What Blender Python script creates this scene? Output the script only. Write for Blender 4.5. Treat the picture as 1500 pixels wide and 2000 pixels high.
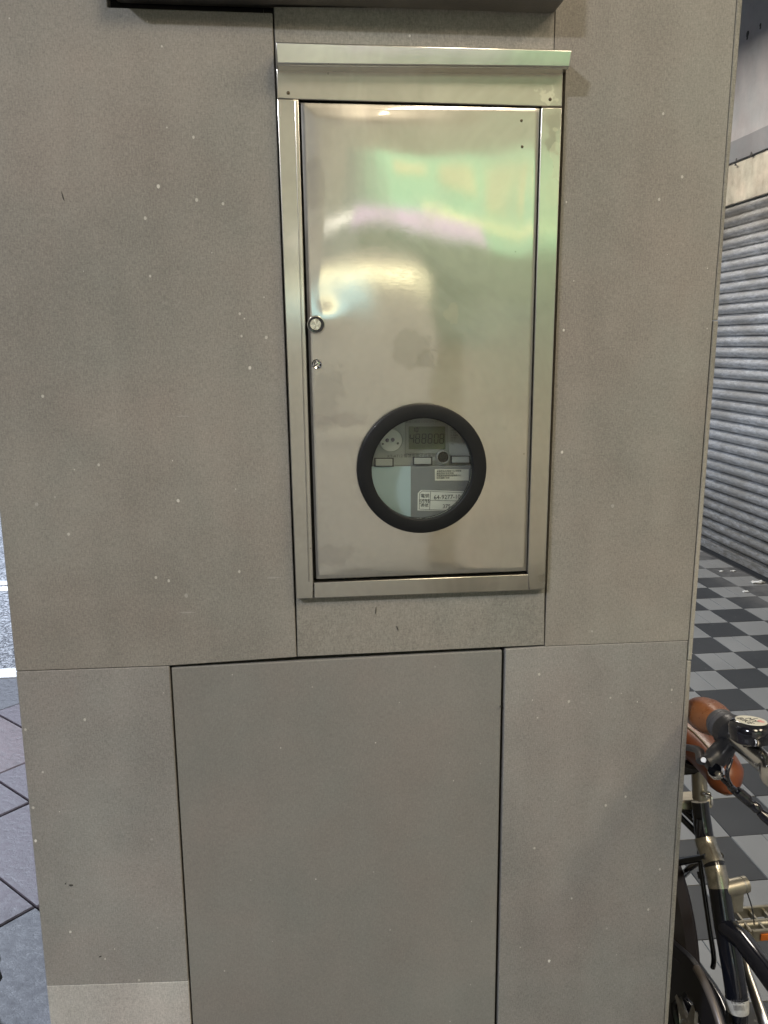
import bpy, bmesh, math, random
from mathutils import Vector, Matrix, noise
random.seed(7)
S = bpy.context.scene
for o in list(S.objects): bpy.data.objects.remove(o)
COL = S.collection
R = math.radians

# ------------------------------------------------------------------ camera
F_PX, PITCH, YAW, ROLL, CAM_H = 1613.5, 0.201744, 0.108016, -0.0084244, 1.45
cp, sp = math.cos(PITCH), math.sin(PITCH); cy, sy = math.cos(YAW), math.sin(YAW)
FWD = Vector((sy*cp, cy*cp, -sp)); RT0 = Vector((cy, -sy, 0)); UP0 = RT0.cross(FWD)
RT = math.cos(ROLL)*RT0 + math.sin(ROLL)*UP0; UP = -math.sin(ROLL)*RT0 + math.cos(ROLL)*UP0
CAM = Vector((0, -1, CAM_H))
cd = bpy.data.cameras.new('camera'); cam = bpy.data.objects.new('camera', cd); COL.objects.link(cam)
cd.sensor_fit = 'VERTICAL'; cd.sensor_height = 24; cd.lens = 24*F_PX/2000
cd.clip_start = 0.02; cd.clip_end = 500
cam.matrix_world = Matrix(((RT.x, UP.x, -FWD.x, CAM.x), (RT.y, UP.y, -FWD.y, CAM.y), (RT.z, UP.z, -FWD.z, CAM.z), (0, 0, 0, 1)))
S.camera = cam
def ray(px, py): return FWD + RT*((px-750)/F_PX) - UP*((py-1000)/F_PX)
def atY(px, py, Y=0.0):
    v = ray(px, py); return CAM + v*((Y+1)/v.y)
def atX(px, py, X):
    v = ray(px, py); return CAM + v*(X/v.x)
def atZ(px, py, z):
    v = ray(px, py); return CAM + v*((z-CAM_H)/v.z)

# ------------------------------------------------------------------ world, exposure (night: a very dim sky)
W = bpy.data.worlds.new("World"); S.world = W; W.use_nodes = True
nt = W.node_tree; bg = nt.nodes['Background']
sky = nt.nodes.new('ShaderNodeTexSky'); sky.sky_type = 'NISHITA'; sky.sun_disc = False
sky.sun_elevation = R(-4); sky.sun_rotation = R(200)
nt.links.new(sky.outputs[0], bg.inputs[0]); bg.inputs[1].default_value = 0.12
S.view_settings.view_transform = 'Standard'; S.view_settings.look = 'None'
S.view_settings.exposure = 0.34; S.view_settings.gamma = 1
S.view_settings.use_curve_mapping = False
S.render.engine = 'CYCLES'
S.cycles.max_bounces = 8
def area(name, loc, rot, sx, sy_, power, col):
    l = bpy.data.lights.new(name, 'AREA'); l.shape = 'RECTANGLE'; l.size = sx; l.size_y = sy_
    l.energy = power; l.color = col
    o = bpy.data.objects.new(name, l); o.location = loc; o.rotation_euler = rot; COL.objects.link(o); return o
WARM = (1.0, 0.84, 0.62); COOL = (0.76, 0.85, 1.0); NEUT = (1.0, 0.91, 0.79)
# lamps (their fixtures are built further down at the same places)
LAMPS = [  # name, centre, length along Y, power, colour
    ('near', (1.95, -1.5, 3.3), 1.2, 28, WARM),
    ('soft_fill', (0.75, -2.0, 3.3), 1.2, 32, WARM),  # added lamp that softens the shadows on the pillar
    ('shop', (1.75, 4.0, 3.3), 1.2, 44, NEUT),
]
for n, c, L, p, colr in LAMPS: area('tube_light_'+n, (c[0], c[1], c[2]-0.06), (0, 0, 0), 0.56, L, p, colr)
STREET = [((-3.6, -3.6, 4.6), 310, (0.88, 0.91, 1.0)), ((-3.4, 5.2, 5.0), 800, COOL)]
for i, (c, p, colr) in enumerate(STREET): area('street_light_%d' % i, (c[0], c[1], c[2]-0.05), (0, 0, 0), 0.62, 0.32, p, colr)

# ------------------------------------------------------------------ materials
def mat(name):
    m = bpy.data.materials.new(name); m.use_nodes = True
    n = m.node_tree.nodes; return m, n, m.node_tree.links, n['Principled BSDF']
def simple(name, col, rough=0.5, metal=0.0, spec=0.5, coat=0.0, emit=None, es=0.0, bump=0.0, bscale=300, var=0.0, vscale=6):
    m, n, l, b = mat(name)
    b.inputs['Base Color'].default_value = (*col, 1); b.inputs['Roughness'].default_value = rough
    b.inputs['Metallic'].default_value = metal; b.inputs['Specular IOR Level'].default_value = spec
    b.inputs['Coat Weight'].default_value = coat
    if emit: b.inputs['Emission Color'].default_value = (*emit, 1); b.inputs['Emission Strength'].default_value = es
    if bump or var:
        g = n.new('ShaderNodeNewGeometry')
    if bump:
        t = n.new('ShaderNodeTexNoise'); t.inputs['Scale'].default_value = bscale; t.inputs['Detail'].default_value = 4
        l.new(g.outputs['Position'], t.inputs['Vector'])
        bp = n.new('ShaderNodeBump'); bp.inputs['Strength'].default_value = bump; bp.inputs['Distance'].default_value = 0.002
        l.new(t.outputs['Fac'], bp.inputs['Height']); l.new(bp.outputs[0], b.inputs['Normal'])
    if var:
        t = n.new('ShaderNodeTexNoise'); t.inputs['Scale'].default_value = vscale; t.inputs['Detail'].default_value = 6
        l.new(g.outputs['Position'], t.inputs['Vector'])
        mr = n.new('ShaderNodeMapRange'); mr.inputs[1].default_value = 0.3; mr.inputs[2].default_value = 0.7
        mr.inputs[3].default_value = 1-var; mr.inputs[4].default_value = 1+var
        l.new(t.outputs['Fac'], mr.inputs[0])
        mx = n.new('ShaderNodeMix'); mx.data_type = 'RGBA'; mx.blend_type = 'MULTIPLY'; mx.inputs[0].default_value = 1
        mx.inputs[6].default_value = (*col, 1); l.new(mr.outputs[0], mx.inputs[7]); l.new(mx.outputs[2], b.inputs['Base Color'])
    return m
class NB:
    """tiny node builder"""
    def __init__(s, name):
        s.m, s.n, s.l, s.b = mat(name)
        s.pos = s.n.new('ShaderNodeNewGeometry').outputs['Position']
    def mapped(s, sc=(1, 1, 1), rot=(0, 0, 0), loc=(0, 0, 0)):
        q = s.n.new('ShaderNodeMapping'); q.inputs['Scale'].default_value = sc; q.inputs['Rotation'].default_value = rot; q.inputs['Location'].default_value = loc
        s.l.new(s.pos, q.inputs[0]); return q.outputs[0]
    def noise(s, scale, detail=4, rough=0.5, vec=None, dist=0.0):
        t = s.n.new('ShaderNodeTexNoise'); t.inputs['Scale'].default_value = scale; t.inputs['Detail'].default_value = detail
        t.inputs['Roughness'].default_value = rough; t.inputs['Distortion'].default_value = dist
        s.l.new(vec or s.pos, t.inputs['Vector']); return t.outputs['Fac']
    def voro(s, scale, vec=None, rnd=1.0):
        t = s.n.new('ShaderNodeTexVoronoi'); t.inputs['Scale'].default_value = scale; t.inputs['Randomness'].default_value = rnd
        s.l.new(vec or s.pos, t.inputs['Vector']); return t.outputs['Distance'], t.outputs['Color']
    def rng(s, v, a, b, c, d, smooth=False):
        q = s.n.new('ShaderNodeMapRange'); q.interpolation_type = 'SMOOTHSTEP' if smooth else 'LINEAR'
        for i, x in enumerate((a, b, c, d)): q.inputs[i+1].default_value = x
        s.l.new(v, q.inputs[0]); return q.outputs[0]
    def math(s, op, a, b=0.0):
        q = s.n.new('ShaderNodeMath'); q.operation = op
        for i, x in enumerate((a, b)):
            if isinstance(x, (int, float)): q.inputs[i].default_value = x
            else: s.l.new(x, q.inputs[i])
        return q.outputs[0]
    def mix(s, f, a, b, mode='MIX'):
        q = s.n.new('ShaderNodeMix'); q.data_type = 'RGBA'; q.blend_type = mode
        for i, x in ((0, f), (6, a), (7, b)):
            if isinstance(x, (int, float)): q.inputs[i].default_value = x
            elif isinstance(x, tuple): q.inputs[i].default_value = (*x, 1)
            else: s.l.new(x, q.inputs[i])
        return q.outputs[2]
    def bump(s, h, strength=0.3, dist=0.001, prev=None):
        q = s.n.new('ShaderNodeBump'); q.inputs['Strength'].default_value = strength; q.inputs['Distance'].default_value = dist
        s.l.new(h, q.inputs['Height'])
        if prev: s.l.new(prev, q.inputs['Normal'])
        return q.outputs[0]
    def sepx(s, col):
        q = s.n.new('ShaderNodeSeparateColor'); s.l.new(col, q.inputs[0]); return q.outputs
    def dist_to(s, p, sc=(1, 1, 1)):
        """distance from a real point, stretched by sc: a place of its own for one stain"""
        q = s.n.new('ShaderNodeVectorMath'); q.operation = 'SUBTRACT'; s.l.new(s.pos, q.inputs[0]); q.inputs[1].default_value = p
        r = s.n.new('ShaderNodeVectorMath'); r.operation = 'MULTIPLY'; s.l.new(q.outputs[0], r.inputs[0]); r.inputs[1].default_value = sc
        t = s.n.new('ShaderNodeVectorMath'); t.operation = 'LENGTH'; s.l.new(r.outputs[0], t.inputs[0]); return t.outputs['Value']
    def out(s, col=None, rough=None, normal=None, metal=None, spec=None):
        for k, v in (('Base Color', col), ('Roughness', rough), ('Normal', normal), ('Metallic', metal), ('Specular IOR Level', spec)):
            if v is None: continue
            if isinstance(v, (int, float)): s.b.inputs[k].default_value = v
            elif isinstance(v, tuple): s.b.inputs[k].default_value = (*v, 1)
            else: s.l.new(v, s.b.inputs[k])
        return s.m

def stone(name, base, speck=True, seed=0.0, grain=0.17, blot=0.125):
    b = NB(name)
    big = b.noise(2.6, 4, 0.55, b.mapped(loc=(seed, 0, seed)), .4)
    mid = b.noise(16, 5, 0.65, b.mapped(loc=(0, seed, 3)), 0.3)
    fine = b.noise(520, 3, 0.7)
    weave = b.noise(300, 2, 0.6, b.mapped(sc=(2.2, 2.2, 0.6)))
    weft = b.noise(300, 2, 0.6, b.mapped(sc=(.6, 2.2, 2.2)))
    k = b.math('ADD', b.rng(big, .3, .7, -blot, blot), b.rng(mid, .3, .7, -blot*.5, blot*.5))
    for q, w in ((fine, 1), (weave, .8), (weft, .5)): k = b.math('ADD', k, b.rng(q, .3, .7, -grain*w, grain*w))
    # rain and wiping marks: tall soft streaks
    stk = b.noise(7, 4, .6, b.mapped(sc=(1.6, 1, .22), loc=(seed, 0, 0)))
    k = b.math('ADD', k, b.rng(stk, .35, .7, blot*.5, -blot*.6))
    k = b.math('ADD', k, 1.0)
    tint = b.mix(b.rng(b.noise(5, 3, .6), .35, .65, 0, 1), (1.03, .99, .97), (.97, 1.0, .99))
    tone = b.mix(1.0, b.mix(1.0, base, tint, 'MULTIPLY'), k, 'MULTIPLY')
    rough = b.rng(big, .3, .7, .50, .66)
    if speck:
        # paint flecks: a few cells of a sparse voronoi carry one small dot each
        for vs, th, r0_, r1_, am, cc_, lo in ((16, .74, .014, .034, .85, (.74, .72, .66), (seed*1.7, 0, .3)), (34, .62, .022, .060, .75, (.66, .64, .58), (.4, 0, seed)), (70, .84, .05, .11, .6, (.6, .58, .52), (seed, 0, 1.7)), (48, .93, .04, .10, .35, (.5, .49, .45), (2.2, 0, seed))):
            d, c = b.voro(vs, b.mapped(loc=lo, sc=(1, 1, .8)))
            r = b.sepx(c)
            dot = b.math('MULTIPLY', b.math('LESS_THAN', b.math('ADD', d, b.rng(b.noise(300, 2, .5), .3, .7, -.008, .008)), b.rng(r[1], 0, 1, r0_, r1_)), b.math('GREATER_THAN', r[0], th))
            tone = b.mix(b.math('MULTIPLY', dot, am), tone, cc_)
        d3, c3 = b.voro(15, b.mapped(loc=(1.3, 0, seed)))
        r3 = b.sepx(c3)
        dot3 = b.math('MULTIPLY', b.math('LESS_THAN', d3, .03), b.math('GREATER_THAN', r3[0], .93))
        tone = b.mix(b.math('MULTIPLY', dot3, .7), tone, (.06, .055, .05))
        # short scuff lines
        sc_ = b.noise(30, 1, .5, b.mapped(sc=(.5, .5, 6), rot=(0, 1.1, 0)))
        tone = b.mix(b.math('MULTIPLY', b.math('GREATER_THAN', sc_, .80), .25), tone, (.5, .49, .46))
    nrm = b.bump(b.noise(420, 3, .7), .35, .0006)
    return b.out(tone, rough, nrm, spec=.35)

M = {}
M['stone'] = stone('fibre_cement_panel', (.238, .2245, .200))
M['stone_r'] = stone('fibre_cement_panel_b', (.236, .226, .200), seed=4.2)
M['stone_low'] = stone('fibre_cement_panel_c', (.248, .239, .224), seed=7.7)
M['stone_base'] = stone('fibre_cement_base', (.42, .41, .39), seed=2.1, blot=.14)
M['access'] = stone('access_panel_board', (.215, .209, .193), seed=9.5, blot=.06, grain=.09)
M['edge'] = stone('panel_edge', (.25, .235, .20), speck=False, seed=1.1, blot=.22)
M['core'] = simple('concrete_core', (.12, .115, .11), .9)
M['black_gap'] = simple('dark_backing', (.02, .02, .02), .9)

def steel(name, base=(.66, .63, .57), r0=.035, r1=.065, stains=(), haze=.50, hr=.34):
    b = NB(name)
    cloud = b.noise(6, 2, .5); cloud2 = b.noise(30, 2, .5)
    rough = b.math('ADD', b.rng(cloud, .3, .7, r0, r1), b.rng(cloud2, .3, .7, -.01, .015))
    col = b.mix(b.rng(cloud, .3, .7, 0, .25, True), base, tuple(x*.86 for x in base))
    hz = b.rng(cloud2, .3, .7, haze-.04, haze+.04)
    grime, gc = b.voro(60); gr = b.sepx(gc)
    fleck = b.math('MULTIPLY', b.math('LESS_THAN', grime, .07), b.math('GREATER_THAN', gr[0], .95))
    col = b.mix(b.math('MULTIPLY', fleck, .5), col, (.2, .18, .15))
    for p, scl, rad, c2, amt, rr in stains:
        wob = b.noise(45, 3, .5, b.mapped(loc=p))
        d = b.math('ADD', b.dist_to(p, scl), b.rng(wob, .3, .7, -.010, .010))
        mk = b.rng(d, rad*.8, rad, 1, 0, True)
        col = b.mix(b.math('MULTIPLY', mk, amt), col, c2)
        hz = b.math('ADD', hz, b.math('MULTIPLY', mk, rr*2))
    w1 = b.noise(4.5, 4, .6, b.mapped(sc=(1.2, 1, .8)), 1.2)
    hz = b.math('ADD', hz, b.rng(w1, .35, .65, -.10, .12, True))
    col = b.mix(b.rng(b.noise(11, 4, .6, None, .8), .48, .66, 0, .16, True), col, tuple(x*.72 for x in base))
    scr = b.noise(26, 2, .6, b.mapped(sc=(9, 1, .35), rot=(0, .35, 0)))
    col = b.mix(b.rng(scr, .72, .76, 0, .18), col, (.85, .82, .76))
    br = b.noise(90, 2, .6, b.mapped(sc=(1, 1, 14)))
    nrm = b.bump(br, .04, .0002)
    b.out(col, rough, nrm, metal=1.0)
    g2 = b.n.new('ShaderNodeBsdfPrincipled'); g2.inputs['Metallic'].default_value = 1; g2.inputs['Roughness'].default_value = hr
    b.l.new(col, g2.inputs['Base Color']); b.l.new(nrm, g2.inputs['Normal'])
    mx = b.n.new('ShaderNodeMixShader'); b.l.new(hz, mx.inputs[0]); b.l.new(b.b.outputs[0], mx.inputs[1]); b.l.new(g2.outputs[0], mx.inputs[2])
    b.l.new(mx.outputs[0], b.n['Material Output'].inputs[0])
    return b.m

def P3(px, py, Y=-.014): return tuple(atY(px, py, Y))
M["door"] = steel('stainless_door', (.635, .61, .55), stains=[
    (P3(806, 683), (1.0, 1, 1.15), .030, (.40, .37, .32), .42, .08),
    (P3(832, 700), (1.3, 1, 1.1), .018, (.40, .37, .32), .45, .10),
    (P3(615, 358), (1.6, 1, .8), .026, (.42, .39, .34), .45, .08),
    (P3(640, 780), (1.0, 1, .5), .022, (.42, .39, .36), .35, .08),
    (P3(655, 820), (.35, 1, 1.6), .016, (.42, .38, .36), .4, .06),
    (P3(630, 1090), (.5, 1, 1.3), .02, (.44, .41, .38), .3, .06),
    (P3(888, 612), (1.2, 1, 1.0), .014, (.72, .60, .46), .25, .03)])
M['frame'] = steel('stainless_frame', (.60, .575, .51), .09, .14, stains=[
    (P3(1082, 255), (1.3, 1, .5), .012, (.30, .28, .24), .6, .15),
    (P3(1090, 305), (1.3, 1, .45), .012, (.70, .68, .56), .3, .1),
    (P3(1070, 185), (1, 1, 1), .012, (.70, .68, .58), .25, .1),
    (P3(1058, 1138), (1, 1, .7), .006, (.28, .25, .2), .5, .15)])
M['cap'] = steel('stainless_cap', (.70, .68, .62), .07, .12)
M['chrome'] = simple('chrome', (.85, .84, .82), .08, 1.0)
M['satin'] = simple('satin_silver', (.62, .61, .58), .32, 1.0, var=.1, vscale=60)
M['warm_silver'] = simple('dull_champagne_alloy', (.40, .375, .31), .42, .9, var=.15, vscale=50)
M['blackpl'] = simple('black_plastic', (.018, .018, .02), .38, bump=.1, bscale=900)
M['ring'] = simple('black_gasket_ring', (.009, .0095, .010), .5, spec=.25, bump=.08, bscale=700, var=.12, vscale=40)
M['gloss_black'] = simple('gloss_black_paint', (.010, .010, .013), .14, coat=.6)
M['rubber'] = simple('tyre_rubber', (.03, .026, .022), .7, bump=.3, bscale=400)
M['rivet'] = simple('rusty_rivet', (.10, .075, .045), .55, .6)
M['screw'] = simple('dark_hole', (.03, .028, .02), .6)

# ------------------------------------------------------------------ helpers
def tag(o, label=None, cat=None, group=None, kind=None):
    if label: o['label'] = label
    if cat: o['category'] = cat
    if group: o['group'] = group
    if kind: o['kind'] = kind
    return o
def empty(name, loc, label, cat, group=None, kind=None):
    o = bpy.data.objects.new(name, None); o.location = loc; o.empty_display_size = .1; COL.objects.link(o)
    return tag(o, label, cat, group, kind)
def origin(o):
    v = Vector((0, 0, 0))
    while o is not None: v += o.location; o = o.parent
    return v
def link(name, bm, m, parent=None, smooth=False, bevel=0.0, kind=None, label=None, seg=2):
    """bm is in world coordinates"""
    bmesh.ops.recalc_face_normals(bm, faces=bm.faces)
    me = bpy.data.meshes.new(name)
    if parent is not None: bmesh.ops.translate(bm, verts=bm.verts, vec=-origin(parent))
    bm.to_mesh(me); bm.free()
    for mm in (m if isinstance(m, (list, tuple)) else [m]): me.materials.append(mm)
    if smooth:
        me.shade_smooth()
        me.set_sharp_from_angle(angle=R(38))
    o = bpy.data.objects.new(name, me); COL.objects.link(o)
    if parent is not None: o.parent = parent
    if bevel:
        md = o.modifiers.new('bevel', 'BEVEL'); md.width = bevel; md.segments = seg; md.limit_method = 'ANGLE'; md.angle_limit = R(40)
    if kind: o['kind'] = kind
    if label: o['label'] = label
    return o
def box(bm, a, b, mi=0):
    x0, y0, z0 = a; x1, y1, z1 = b
    v = [bm.verts.new(p) for p in ((x0, y0, z0), (x1, y0, z0), (x1, y1, z0), (x0, y1, z0), (x0, y0, z1), (x1, y0, z1), (x1, y1, z1), (x0, y1, z1))]
    fs = [bm.faces.new([v[i] for i in q]) for q in ((0, 1, 5, 4), (1, 2, 6, 5), (2, 3, 7, 6), (3, 0, 4, 7), (4, 5, 6, 7), (3, 2, 1, 0))]
    for f in fs: f.material_index = mi
    return v
def bmbox(a, b):
    bm = bmesh.new(); box(bm, a, b); return bm
def obox(bm, c, ax, ay, az, mi=0):
    """box about c with half axis vectors"""
    c, ax, ay, az = Vector(c), Vector(ax), Vector(ay), Vector(az)
    v = [bm.verts.new(c+sx*ax+sy_*ay+sz*az) for sx, sy_, sz in ((-1, -1, -1), (1, -1, -1), (1, 1, -1), (-1, 1, -1), (-1, -1, 1), (1, -1, 1), (1, 1, 1), (-1, 1, 1))]
    for q in ((0, 1, 5, 4), (1, 2, 6, 5), (2, 3, 7, 6), (3, 0, 4, 7), (4, 5, 6, 7), (3, 2, 1, 0)):
        f = bm.faces.new([v[i] for i in q]); f.material_index = mi
def prismY(bm, poly, y0, y1):
    """polygon of (x,z) extruded along Y"""
    n = len(poly)
    a = [bm.verts.new((x, y0, z)) for x, z in poly]; b = [bm.verts.new((x, y1, z)) for x, z in poly]
    bm.faces.new(a); bm.faces.new(b[::-1])
    for i in range(n): bm.faces.new((a[i], b[i], b[(i+1) % n], a[(i+1) % n]))
def prism(bm, poly, vec):
    vec = Vector(vec); n = len(poly)
    a = [bm.verts.new(Vector(p)) for p in poly]; b = [bm.verts.new(Vector(p)+vec) for p in poly]
    bm.faces.new(a); bm.faces.new(b[::-1])
    for i in range(n): bm.faces.new((a[i], b[i], b[(i+1) % n], a[(i+1) % n]))
def tube(bm, pts, rad, seg=14, cap=True, flat=1.0, flatdir=None):
    pts = [Vector(p) for p in pts]; n = len(pts)
    if not isinstance(rad, (list, tuple)): rad = [rad]*n
    T = [(pts[min(i+1, n-1)]-pts[max(i-1, 0)]).normalized() for i in range(n)]
    u = T[0].cross(Vector((0, 0, 1)))
    if u.length < .1: u = T[0].cross(Vector((1, 0, 0)))
    if flatdir: u = Vector(flatdir) - T[0]*T[0].dot(Vector(flatdir))
    u.normalize(); rings = []
    for i in range(n):
        u = (u-T[i]*u.dot(T[i])).normalized(); w = T[i].cross(u)
        rings.append([bm.verts.new(pts[i]+rad[i]*(math.cos(2*math.pi*k/seg)*u*flat+math.sin(2*math.pi*k/seg)*w)) for k in range(seg)])
    for i in range(n-1):
        for k in range(seg): bm.faces.new((rings[i][k], rings[i][(k+1) % seg], rings[i+1][(k+1) % seg], rings[i+1][k]))
    if cap: bm.faces.new(rings[0][::-1]); bm.faces.new(rings[-1])
def smoothpts(pts, sub=6):
    pts = [Vector(p) for p in pts]; out = []
    for i in range(len(pts)-1):
        p0 = pts[max(i-1, 0)]; p1 = pts[i]; p2 = pts[i+1]; p3 = pts[min(i+2, len(pts)-1)]
        for k in range(sub):
            t = k/sub
            out.append(.5*((2*p1)+(-p0+p2)*t+(2*p0-5*p1+4*p2-p3)*t*t+(-p0+3*p1-3*p2+p3)*t**3))
    out.append(pts[-1]); return out
def lathe(bm, c, axis, prof, seg=40, mi=0, a0=0.0):
    """prof: list of (radius, height along axis)"""
    c = Vector(c); axis = Vector(axis).normalized(); u = axis.cross(Vector((0, 0, 1)))
    if u.length < .1: u = axis.cross(Vector((0, 1, 0)))
    u.normalize(); w = axis.cross(u); rings = []
    for r, h in prof:
        if r < 1e-7: rings.append([bm.verts.new(c+axis*h)])
        else: rings.append([bm.verts.new(c+axis*h+r*(math.cos(a0+2*math.pi*k/seg)*u+math.sin(a0+2*math.pi*k/seg)*w)) for k in range(seg)])
    for A, B in zip(rings, rings[1:]):
        for k in range(seg):
            k2 = (k+1) % seg
            if len(A) == 1 and len(B) == 1: continue
            if len(A) == 1: f = bm.faces.new((A[0], B[k2], B[k]))
            elif len(B) == 1: f = bm.faces.new((A[k], A[k2], B[0]))
            else: f = bm.faces.new((A[k], A[k2], B[k2], B[k]))
            f.material_index = mi
def text(name, body, size, m, parent, origin_pt, xdir, ydir, depth=.00008, align='CENTER', label=None, sx=1.0):
    cu = bpy.data.curves.new(name, 'FONT'); cu.body = body; cu.size = size; cu.extrude = depth
    cu.align_x = align; cu.align_y = 'CENTER'; cu.resolution_u = 3
    t = bpy.data.objects.new(name, cu); COL.objects.link(t)
    bpy.context.view_layer.update()
    me = bpy.data.meshes.new_from_object(t.evaluated_get(bpy.context.evaluated_depsgraph_get()))
    bpy.data.objects.remove(t)
    xd = Vector(xdir).normalized(); yd = Vector(ydir).normalized(); zd = xd.cross(yd)
    mx = Matrix(((xd.x*sx, yd.x, zd.x, origin_pt[0]), (xd.y*sx, yd.y, zd.y, origin_pt[1]), (xd.z*sx, yd.z, zd.z, origin_pt[2]), (0, 0, 0, 1)))
    me.transform(mx)
    if parent is not None: me.transform(Matrix.Translation(-origin(parent)))
    me.materials.clear(); me.materials.append(m); me.name = name
    o = bpy.data.objects.new(name, me); COL.objects.link(o)
    if parent is not None: o.parent = parent
    if label: o['label'] = label
    return o
def clip(poly, a, b, c):
    """keep a*x+b*y<=c"""
    out = []
    for i in range(len(poly)):
        p, q = poly[i], poly[(i+1) % len(poly)]
        dp, dq = a*p[0]+b*p[1]-c, a*q[0]+b*q[1]-c
        if dp <= 0: out.append(p)
        if dp*dq < 0:
            t = dp/(dp-dq); out.append((p[0]+(q[0]-p[0])*t, p[1]+(q[1]-p[1])*t))
    return out

# ================================================================== SETTING: ground
# tile floor of the arcade
def tile_mat(name, base, dusty=.10, rough=.42):
    b = NB(name)
    f = b.noise(700, 2, .6); c = b.noise(2.2, 5, .6); s = b.noise(14, 5, .65, None, .5)
    k = b.math('ADD', b.math('ADD', b.rng(f, .3, .7, -.10, .10), b.rng(c, .3, .7, -dusty, dusty)), 1.0)
    col = b.mix(1.0, base, k, 'MULTIPLY')
    # dust gathering in front of the shutter, a strip of real dirt
    x = b.n.new('ShaderNodeSeparateXYZ'); b.l.new(b.pos, x.inputs[0])
    d = b.math('MULTIPLY', b.rng(x.outputs[0], 2.35, 2.8, 0, .55, True), b.rng(s, .35, .6, .3, 1))
    col = b.mix(d, col, (.20, .19, .175))
    col = b.mix(b.math('MULTIPLY', b.math('GREATER_THAN', b.noise(40, 3, .6), .70), .3), col, (.3, .3, .28))
    return b.out(col, b.rng(c, .3, .7, rough-.06, rough+.1), b.bump(f, .3, .0006), spec=.5)
M['tile_dark'] = tile_mat('dark_floor_tile', (.030, .032, .034))
M['tile_light'] = tile_mat('light_floor_tile', (.190, .190, .182))
M['grout'] = simple('grout', (.07, .07, .068), .9)
floor = empty('floor', (1.2, 2, 0), None, None, kind='structure')
floor['label'] = 'arcade floor of checkered dark and light grey tiles'
link('grout_bed', bmbox((-.30, -8, -.12), (3.4, 9, -.004)), M['grout'], floor, kind='structure')
TX, TY = .196, .2016
def tile_bm(w, h):
    bm = bmesh.new(); g = .0009; b_ = .0008
    lo = [(-w/2+g, -h/2+g), (w/2-g, -h/2+g), (w/2-g, h/2-g), (-w/2+g, h/2-g)]
    hi = [(-w/2+g+b_, -h/2+g+b_), (w/2-g-b_, -h/2+g+b_), (w/2-g-b_, h/2-g-b_), (-w/2+g+b_, h/2-g-b_)]
    a = [bm.verts.new((x, y, -.004)) for x, y in lo]; c = [bm.verts.new((x, y, 0)) for x, y in hi]
    bm.faces.new(c)
    for i in range(4): bm.faces.new((a[i], a[(i+1) % 4], c[(i+1) % 4], c[i]))
    return bm
def mesh_of(name, bm, m):
    me = bpy.data.meshes.new(name); bm.to_mesh(me); bm.free(); me.materials.append(m); return me
t_dark = mesh_of('floor_tile', tile_bm(TX, TY), M['tile_dark'])
t_light = mesh_of('floor_tile', tile_bm(TX, TY), M['tile_light'])
t_half = mesh_of('floor_tile', tile_bm(TX/2, TY), M['tile_light'])
rest = {0: bmesh.new(), 1: bmesh.new()}
ntile = 0
for i in range(-9, 9):
    for j in range(-40, 40):
        cx = 1.258+TX*(i+.5); cyy = .893+TY*(j+.5)
        if cx > 2.9: continue
        dark = (i+j) % 2 != 0
        inview = i >= -2 and -3 <= j <= 17 and cx < 2.9
        if inview:
            halves = (not dark) and (random.random() < .72) and ntile < 290
            for (me, dx) in ([(t_half, -TX/4), (t_half, TX/4)] if halves else [(t_dark if dark else t_light, 0)]):
                o = bpy.data.objects.new('floor_tile', me); COL.objects.link(o); o.parent = floor
                o.location = Vector((cx+dx, cyy, random.uniform(-.0006, .0004)))-floor.location
                o.rotation_euler = (random.uniform(-.002, .002), random.uniform(-.002, .002), 0); ntile += 1
        else:
            bm = rest[1 if dark else 0]
            box(bm, (cx-TX/2+.001, cyy-TY/2+.001, -.003), (cx+TX/2-.001, cyy+TY/2-.001, 0))
link('dark_tile_field', rest[1], M['tile_dark'], floor, kind='stuff')
link('light_tile_field', rest[0], M['tile_light'], floor, kind='stuff')

# pavement of granite slabs laid diagonally, left of the pillar
def granite(name, base):
    b = NB(name)
    f = b.noise(420, 3, .7); c = b.noise(9, 6, .65, None, .4); c2 = b.noise(40, 5, .7)
    k = b.math('ADD', b.math('ADD', b.rng(f, .3, .7, -.3, .3), b.rng(c2, .3, .7, -.3, .3)), 1.0)
    col = b.mix(1.0, b.mix(b.rng(c, .35, .7, 0, .6), base, tuple(x*1.35 for x in base)), k, 'MULTIPLY')
    return b.out(col, b.rng(c2, .3, .7, .38, .62), b.bump(c2, .6, .004, b.bump(f, .5, .0015)), spec=.5)
G = [granite('granite_pink', (.098, .070, .074)), granite('granite_mauve', (.072, .057, .068)), granite('granite_blue', (.058, .058, .066))]
pav = empty('pavement', (-1.2, 1, 0), None, None, kind='structure'); pav['label'] = 'pavement of pink and blue grey granite slabs laid diagonally'
link('slab_bed', bmbox((-3.6, -9, -.12), (-.301, 2.62, -.014)), simple('slab_bed_mortar', (.035, .035, .035), .95), pav, kind='structure')
WD = .256; OFF = {0: .227, 1: .223, 2: .483, 3: .480}
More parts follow.
